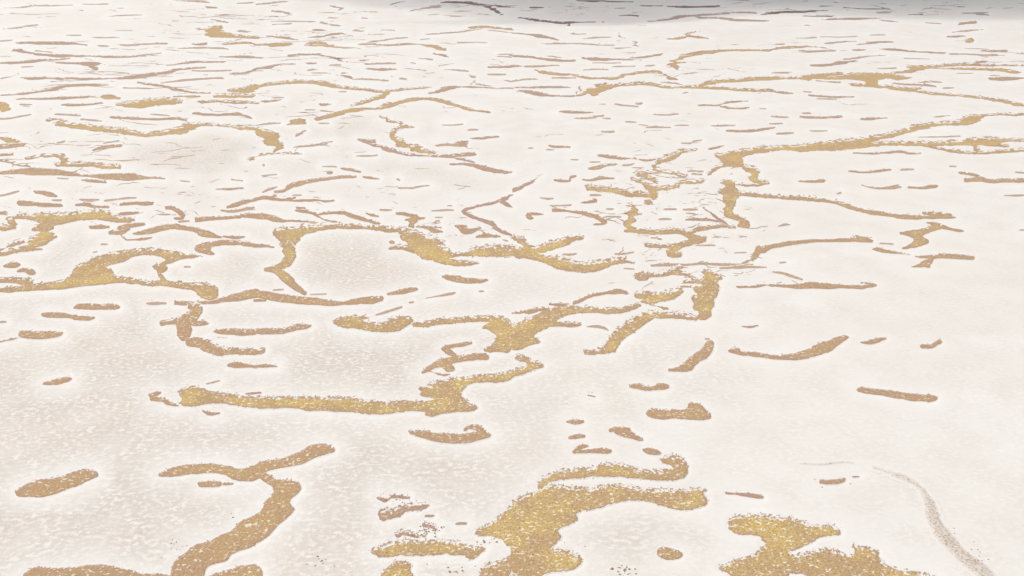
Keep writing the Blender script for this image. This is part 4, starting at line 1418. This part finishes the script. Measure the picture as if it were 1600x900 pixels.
# ---------------------------------------------------------------- the bare patches, each a thing
TONE = {'o': ((0.475, 0.315, 0.215), (0.51, 0.34, 0.205)), 'y': ((0.475, 0.32, 0.21), (0.535, 0.37, 0.205)),
        'p': ((0.455, 0.305, 0.24), (0.49, 0.325, 0.235)), 'd': ((0.26, 0.19, 0.185), (0.24, 0.165, 0.155)),  # d: streaks in the cloud shadow, its shade put into their colour
        'f': ((0.74, 0.685, 0.62), (0.70, 0.635, 0.56))}
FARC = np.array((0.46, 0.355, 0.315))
def patch_mesh(p):
    px, py, faces, n_in = iso_mesh(p['F'], XS[p['w'][1]], YS[p['w'][0]])
    if not faces:
        return None
    xs, ys = XS[p['w'][1]], YS[p['w'][0]]
    c = np.clip(np.searchsorted(xs, px), 0, len(xs) - 1); r = np.clip(np.searchsorted(ys, py), 0, len(ys) - 1)
    D = p['depth'][r, c] if 'depth' in p else np.clip(-p['S'][r, c], 0, None)
    near = np.clip((py + 60) / 500, 0, 1)
    cov = p['cover'][r, c] if 'cover' in p else np.full(len(px), 0.1)
    cov[n_in:] = 1.0 if 'cover' in p else 0.2
    k = np.clip((D - 0.3) / (1.3 + 5.6 * near), 0, 1)
    k = (k * k * (3 - 2 * k))
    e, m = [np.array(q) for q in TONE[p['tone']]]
    col = e + (m - e) * k[:, None]
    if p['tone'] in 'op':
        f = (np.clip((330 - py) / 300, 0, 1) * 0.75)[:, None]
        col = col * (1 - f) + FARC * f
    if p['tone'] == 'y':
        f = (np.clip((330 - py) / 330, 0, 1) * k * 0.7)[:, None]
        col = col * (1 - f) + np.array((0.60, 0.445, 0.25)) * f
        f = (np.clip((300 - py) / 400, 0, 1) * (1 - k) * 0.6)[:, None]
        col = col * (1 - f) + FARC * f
    if 'depth' in p and p['depth'].max() < 2.2 and p['tone'] == 'o':
        col = col * 0.82 + np.array((0.74, 0.67, 0.60)) * 0.18
    gx, gy = ground(px, py)
    gz = 0.012 + 0.012 * k + p.get('lift', 0) + (0.035 if p['tone'] == 'f' else 0)
    gw = FUZ[p['w']][r, c]
    gz = gz + 0.04 * (gw + 0.3 * HOL[p['w']][r, c]).clip(-.4, 1) * k * near * (0 if p['tone'] == 'f' else 1) * np.clip((py - 250) / 250, 0, 1)
    fl = (0.35 + 0.65 * k) * (0.1 if p['tone'] in 'df' else 1) * np.clip((py - 60) / 250, 0, 1)
    dep = k * np.clip((py + 40) / 400, 0.15, 1) * {'y': 1.0, 'o': 0.32, 'p': 0.12, 'd': 0.0, 'f': 0.0}[p['tone']]
    return np.stack([gx, gy, gz], 1), faces, dict(depth=dep, fleck=fl, cover=cov), col

rest = []
for p in patches:
    got = patch_mesh(p)
    if got is None:
        print('EMPTY', p['id']); continue
    if not p['label']:
        rest.append(got); continue
    co, faces, at, col = got
    org = np.array([co[:, 0].mean(), co[:, 1].mean(), 0.0])
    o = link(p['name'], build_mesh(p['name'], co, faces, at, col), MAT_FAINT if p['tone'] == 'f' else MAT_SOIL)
    o['label'] = p['label']
    o['category'] = {'bare_ground_patch': 'bare patch', 'bare_ground_streak': 'streak', 'faint_furrow': 'furrow', 'ground_crack': 'crack'}[p['name']]
    o['group'] = {'bare_ground_patch': 'bare patches in the white crust', 'bare_ground_streak': 'thin bare streaks in the white crust'}.get(p['name'], 'faint marks in the white crust')

# ---------------------------------------------------------------- hair-thin streaks too fine to count
def hair(x, y, ln, slope, r):
    n = 4
    t = np.linspace(-.5, .5, n)
    pts = np.stack([x + t * ln, y + slope * t * ln + rng.uniform(-.5, .5, n) * min(ln * .06, 1.5), r * (1 - np.abs(t) * 1.2)], 1)
    return dict(id='hair', tone='o', fuzz=0.0, parts=[('s', pts)])
for kk in range(1500):
    zone = rng.rand()
    if zone < 0.45:
        if rng.rand() < 0.5:
            continue
        x, y = rng.uniform(0, 1600), 6 + 330 * rng.rand() ** 1.35
        if x > 760 and rng.rand() < 0.75 or (x > 700 and y > 130 and rng.rand() < 0.85):
            continue
    elif zone < 0.54:
        x, y = rng.normal(330, 260), rng.normal(325, 22)
    elif zone < 0.78:
        x, y = rng.normal(1050, 60), rng.normal(330, 60)
    elif zone < 0.90:
        x, y = rng.normal(250, 260), rng.normal(130, 45)
    else:
        x, y = rng.uniform(600, 1600), rng.uniform(-4, 26)
    if not (-15 < x < 1610 and -4 < y < 470):
        continue
    rad = rng.uniform(0.34, 0.72)
    if y < 27 and x > 600:
        rad *= 1.2
    h = hair(x, y, rng.uniform(5, 30) * (1.25 if y < 120 else .7), rng.normal(0, 0.07 + y * 0.0006), rad)
    q = h['parts'][0][1]
    w = window(q[:, 0].min(), q[:, 0].max(), q[:, 1].min(), q[:, 1].max(), 4)
    S = sdf(h['parts'][0], QX[w], QY[w])
    h.update(lift=0.035, S=S, F=-S + RAG[w] * 0.3, w=w)
    if (UNI[w] < 1.5).any() and rng.rand() < .6:
        continue
    got = patch_mesh(h)
    if got is not None:
        got[3][:] = got[3] * 0.65 + np.array((0.72, 0.66, 0.60)) * 0.35 if rng.rand() < .7 else got[3] * .7 + np.array((0.72, 0.66, 0.60)) * .3
        rest.append(got)
def wander(x, y, n, step, r, tilt):
    pts, a = [], tilt
    for q in range(n):
        a = 0.6 * a + rng.normal(0, 0.55)
        pts.append((x, y, r * (0.55 + 0.45 * rng.rand()) * (0.6 if q in (0, n - 1) else 1)))
        x += step * rng.uniform(.6, 1.4) * math.cos(a)
        y += step * math.sin(a) * 0.12 * max((y + 120) / 300, .25) * 2.2
    return np.array(pts)
for (cx_, sx, cy_, sy, cnt, st, rr) in [(330, 250, 318, 28, 18, 7, .62), (1050, 65, 330, 55, 40, 5, .72), (250, 230, 130, 50, 55, 14, .5), (700, 130, 340, 30, 6, 7, .6),
                                        (150, 150, 235, 25, 22, 12, .6), (430, 150, 60, 25, 26, 15, .45), (1250, 220, 100, 30, 26, 13, .42), (620, 120, 200, 40, 4, 8, .5), (1120, 60, 420, 25, 5, 6, .6)]:
    for _ in range(cnt):
        x, y = rng.normal(cx_, sx), rng.normal(cy_, sy)
        if not (-15 < x < 1600 and 2 < y < 455):
            continue
        main = wander(x, y, rng.randint(4, 9), st * rng.choice((-1, 1)), rr * rng.uniform(.8, 1.25), rng.normal(0, .5))
        parts = [('s', main)]
        if rng.rand() < .6:
            b = main[rng.randint(1, len(main) - 1)]
            parts.append(('s', wander(b[0], b[1], rng.randint(3, 6), st * rng.choice((-1, 1)), rr * .8, rng.normal(0, .9))))
        q = np.concatenate([z[1] for z in parts])
        w = window(q[:, 0].min(), q[:, 0].max(), q[:, 1].min(), q[:, 1].max(), 4)
        S = np.min([sdf(z, QX[w], QY[w]) for z in parts], 0)
        got = patch_mesh(dict(id='thread', tone='o', fuzz=0.0, lift=0.035, S=S, F=-S + RAG[w] * 0.22, w=w))
        if got is not None:
            got[3][:] = got[3] * .75 + np.array((0.70, 0.62, 0.55)) * .25
            rest.append(got)
off, V, Fs, A, Cc = 0, [], {}, dict(depth=[], fleck=[], cover=[]), []
for co, faces, at, col in rest:
    V.append(co); Cc.append(col)
    for k in A:
        A[k].append(at[k])
    for f in faces:
        Fs.setdefault(f.shape[1], []).append(f + off)
    off += len(co)
me = build_mesh('fine_streaks', np.concatenate(V), [np.concatenate(f) for f in Fs.values()], {k: np.concatenate(v) for k, v in A.items()}, np.concatenate(Cc))
o = link('fine_streaks', me, MAT_SOIL, 'stuff')
o['label'] = 'scattered hair-thin brown streaks across the far white crust'
o['category'] = 'streaks'

# ---------------------------------------------------------------- crumbs of dark earth
MD = NT('dark_earth')
MD.put(MD.b, 'Base Color', MD.mix(MD.noise(MD.new('ShaderNodeTexCoord').outputs['Object'], 3.0), (0.32, 0.19, 0.14), (0.52, 0.37, 0.28)))
MD.b.inputs['Roughness'].default_value = 0.95
clods = []
for (x0, x1, y0, y1, n, s) in [(950, 992, 882, 899, 34, .17), (625, 690, 825, 842, 30, .15), (745, 775, 842, 850, 14, .15), (590, 640, 775, 790, 16, .12), (660, 700, 815, 835, 22, .13),
                               (265, 290, 845, 862, 22, .10), (470, 525, 862, 890, 26, .12), (1470, 1500, 822, 850, 26, .12), (1500, 1545, 855, 895, 40, .12),
                               (355, 368, 798, 812, 4, .14), (675, 745, 880, 899, 26, .14), (880, 935, 850, 860, 5, .1), (895, 950, 600, 635, 9, .1), (820, 880, 815, 870, 16, .12),
                               (1400, 1430, 545, 555, 5, .12), (1250, 1400, 725, 760, 9, .10), (230, 400, 840, 880, 20, .08)]:
    for _ in range(n * 2 // 3):
        clods.append((np.clip(rng.normal((x0 + x1) / 2, (x1 - x0) / 3.4), 0, 1600), rng.normal((y0 + y1) / 2, (y1 - y0) / 3.2), s * rng.uniform(.35, 1.2) ** 1.5))
dv, df = [], []
for (x, y, s) in clods:
    X, Y = ground(x, y)
    a = rng.uniform(0, 6.28)
    b0 = len(dv)
    ring = 5
    for q in range(ring):
        t = a + q * 6.283 / ring
        rr = s * rng.uniform(.7, 1.3)
        dv.append((X + math.cos(t) * rr * 1.5, Y + math.sin(t) * rr, 0.04))
    dv.append((X, Y, 0.10 + s * .9))
    for q in range(ring):
        df.append((b0 + q, b0 + (q + 1) % ring, b0 + ring))
me = build_mesh('dark_crumbs', np.array(dv), [np.array(df)])
o = link('dark_crumbs', me, MD.m, 'stuff')
o['label'] = 'scattered dark brown crumbs of earth beside the ochre patches'
o['category'] = 'debris'

# ---------------------------------------------------------------- the cloud above the far plain, whose shadow greys the top of the view
lower = [(180, -22), (330, -6), (470, 2), (600, 8), (730, 20), (830, 35), (900, 36), (980, 32), (1080, 24), (1200, 23), (1350, 27), (1500, 28), (1700, 27), (1900, 22)]
lg = [ground(np.float64(x), np.float64(y)) for x, y in lower]
def cloud_mesh(outl, tmax, soft, base, wobble, N=90):
    ax = np.linspace(outl[:, 0].min() - 80, outl[:, 0].max() + 80, N); ay = np.linspace(outl[:, 1].min() - 80, outl[:, 1].max() + 80, N)
    AX, AY = np.meshgrid(ax, ay)
    wob = vnoise(AX / 160, AY / 160, 5) * 35 + vnoise(AX / 60, AY / 60, 6) * 14
    d = -sdf(('p', outl), AX, AY) + wob * wobble
    thick = tmax * (1 - np.exp(-np.clip(d + 0.2 * soft, 0, None) / soft)) * (1 + 0.15 * wob / 40)
    thick[0] = thick[-1] = 0; thick[:, 0] = thick[:, -1] = 0
    shift = SUN_VEC * (base / SUN_VEC.z)
    on = thick > 0.5
    keep = on[:-1, :-1] | on[1:, :-1] | on[:-1, 1:] | on[1:, 1:]
    top = np.arange(N * N).reshape(N, N)
    bot = np.where(on, top + N * N, top)
    pos = np.stack([AX + shift.x, AY + shift.y, base + np.where(on, thick * 0.7, 0)], -1).reshape(-1, 3)
    posb = pos.copy(); posb[:, 2] = base - np.where(on, thick * 0.3, 0).ravel()
    def cells(ix, flip):
        q = np.stack([ix[:-1, :-1][keep], ix[:-1, 1:][keep], ix[1:, 1:][keep], ix[1:, :-1][keep]], 1)
        return q[:, ::-1] if flip else q
    return build_mesh('cloud', np.concatenate([pos, posb]), [np.concatenate([cells(top, False), cells(bot, True)])])
cm = bpy.data.materials.new('cloud_vapour'); cm.use_nodes = True
nt = cm.node_tree
nt.nodes.remove(nt.nodes['Principled BSDF'])
pv = nt.nodes.new('ShaderNodeVolumePrincipled')
pv.inputs['Color'].default_value = (0.97, 0.97, 0.97, 1)
pv.inputs['Density'].default_value = 0.0046
nt.links.new(pv.outputs[0], nt.nodes['Material Output'].inputs['Volume'])
outl = np.array([(a, b) for a, b in lg] + [(1500, 1900), (1100, 2600), (300, 2500), (-250, 1900)], float)
link('cloud', cloud_mesh(outl, 175, 150, 620.0, 0.8), cm, 'structure')
wisp = np.array([ground(np.float64(x), np.float64(y)) for x, y in [(545, 38), (640, 37), (740, 39), (830, 38), (830, 30), (740, 30), (640, 33), (545, 34)]], float)
link('cloud', cloud_mesh(wisp, 40, 30, 560.0, 0.25), cm, 'structure')
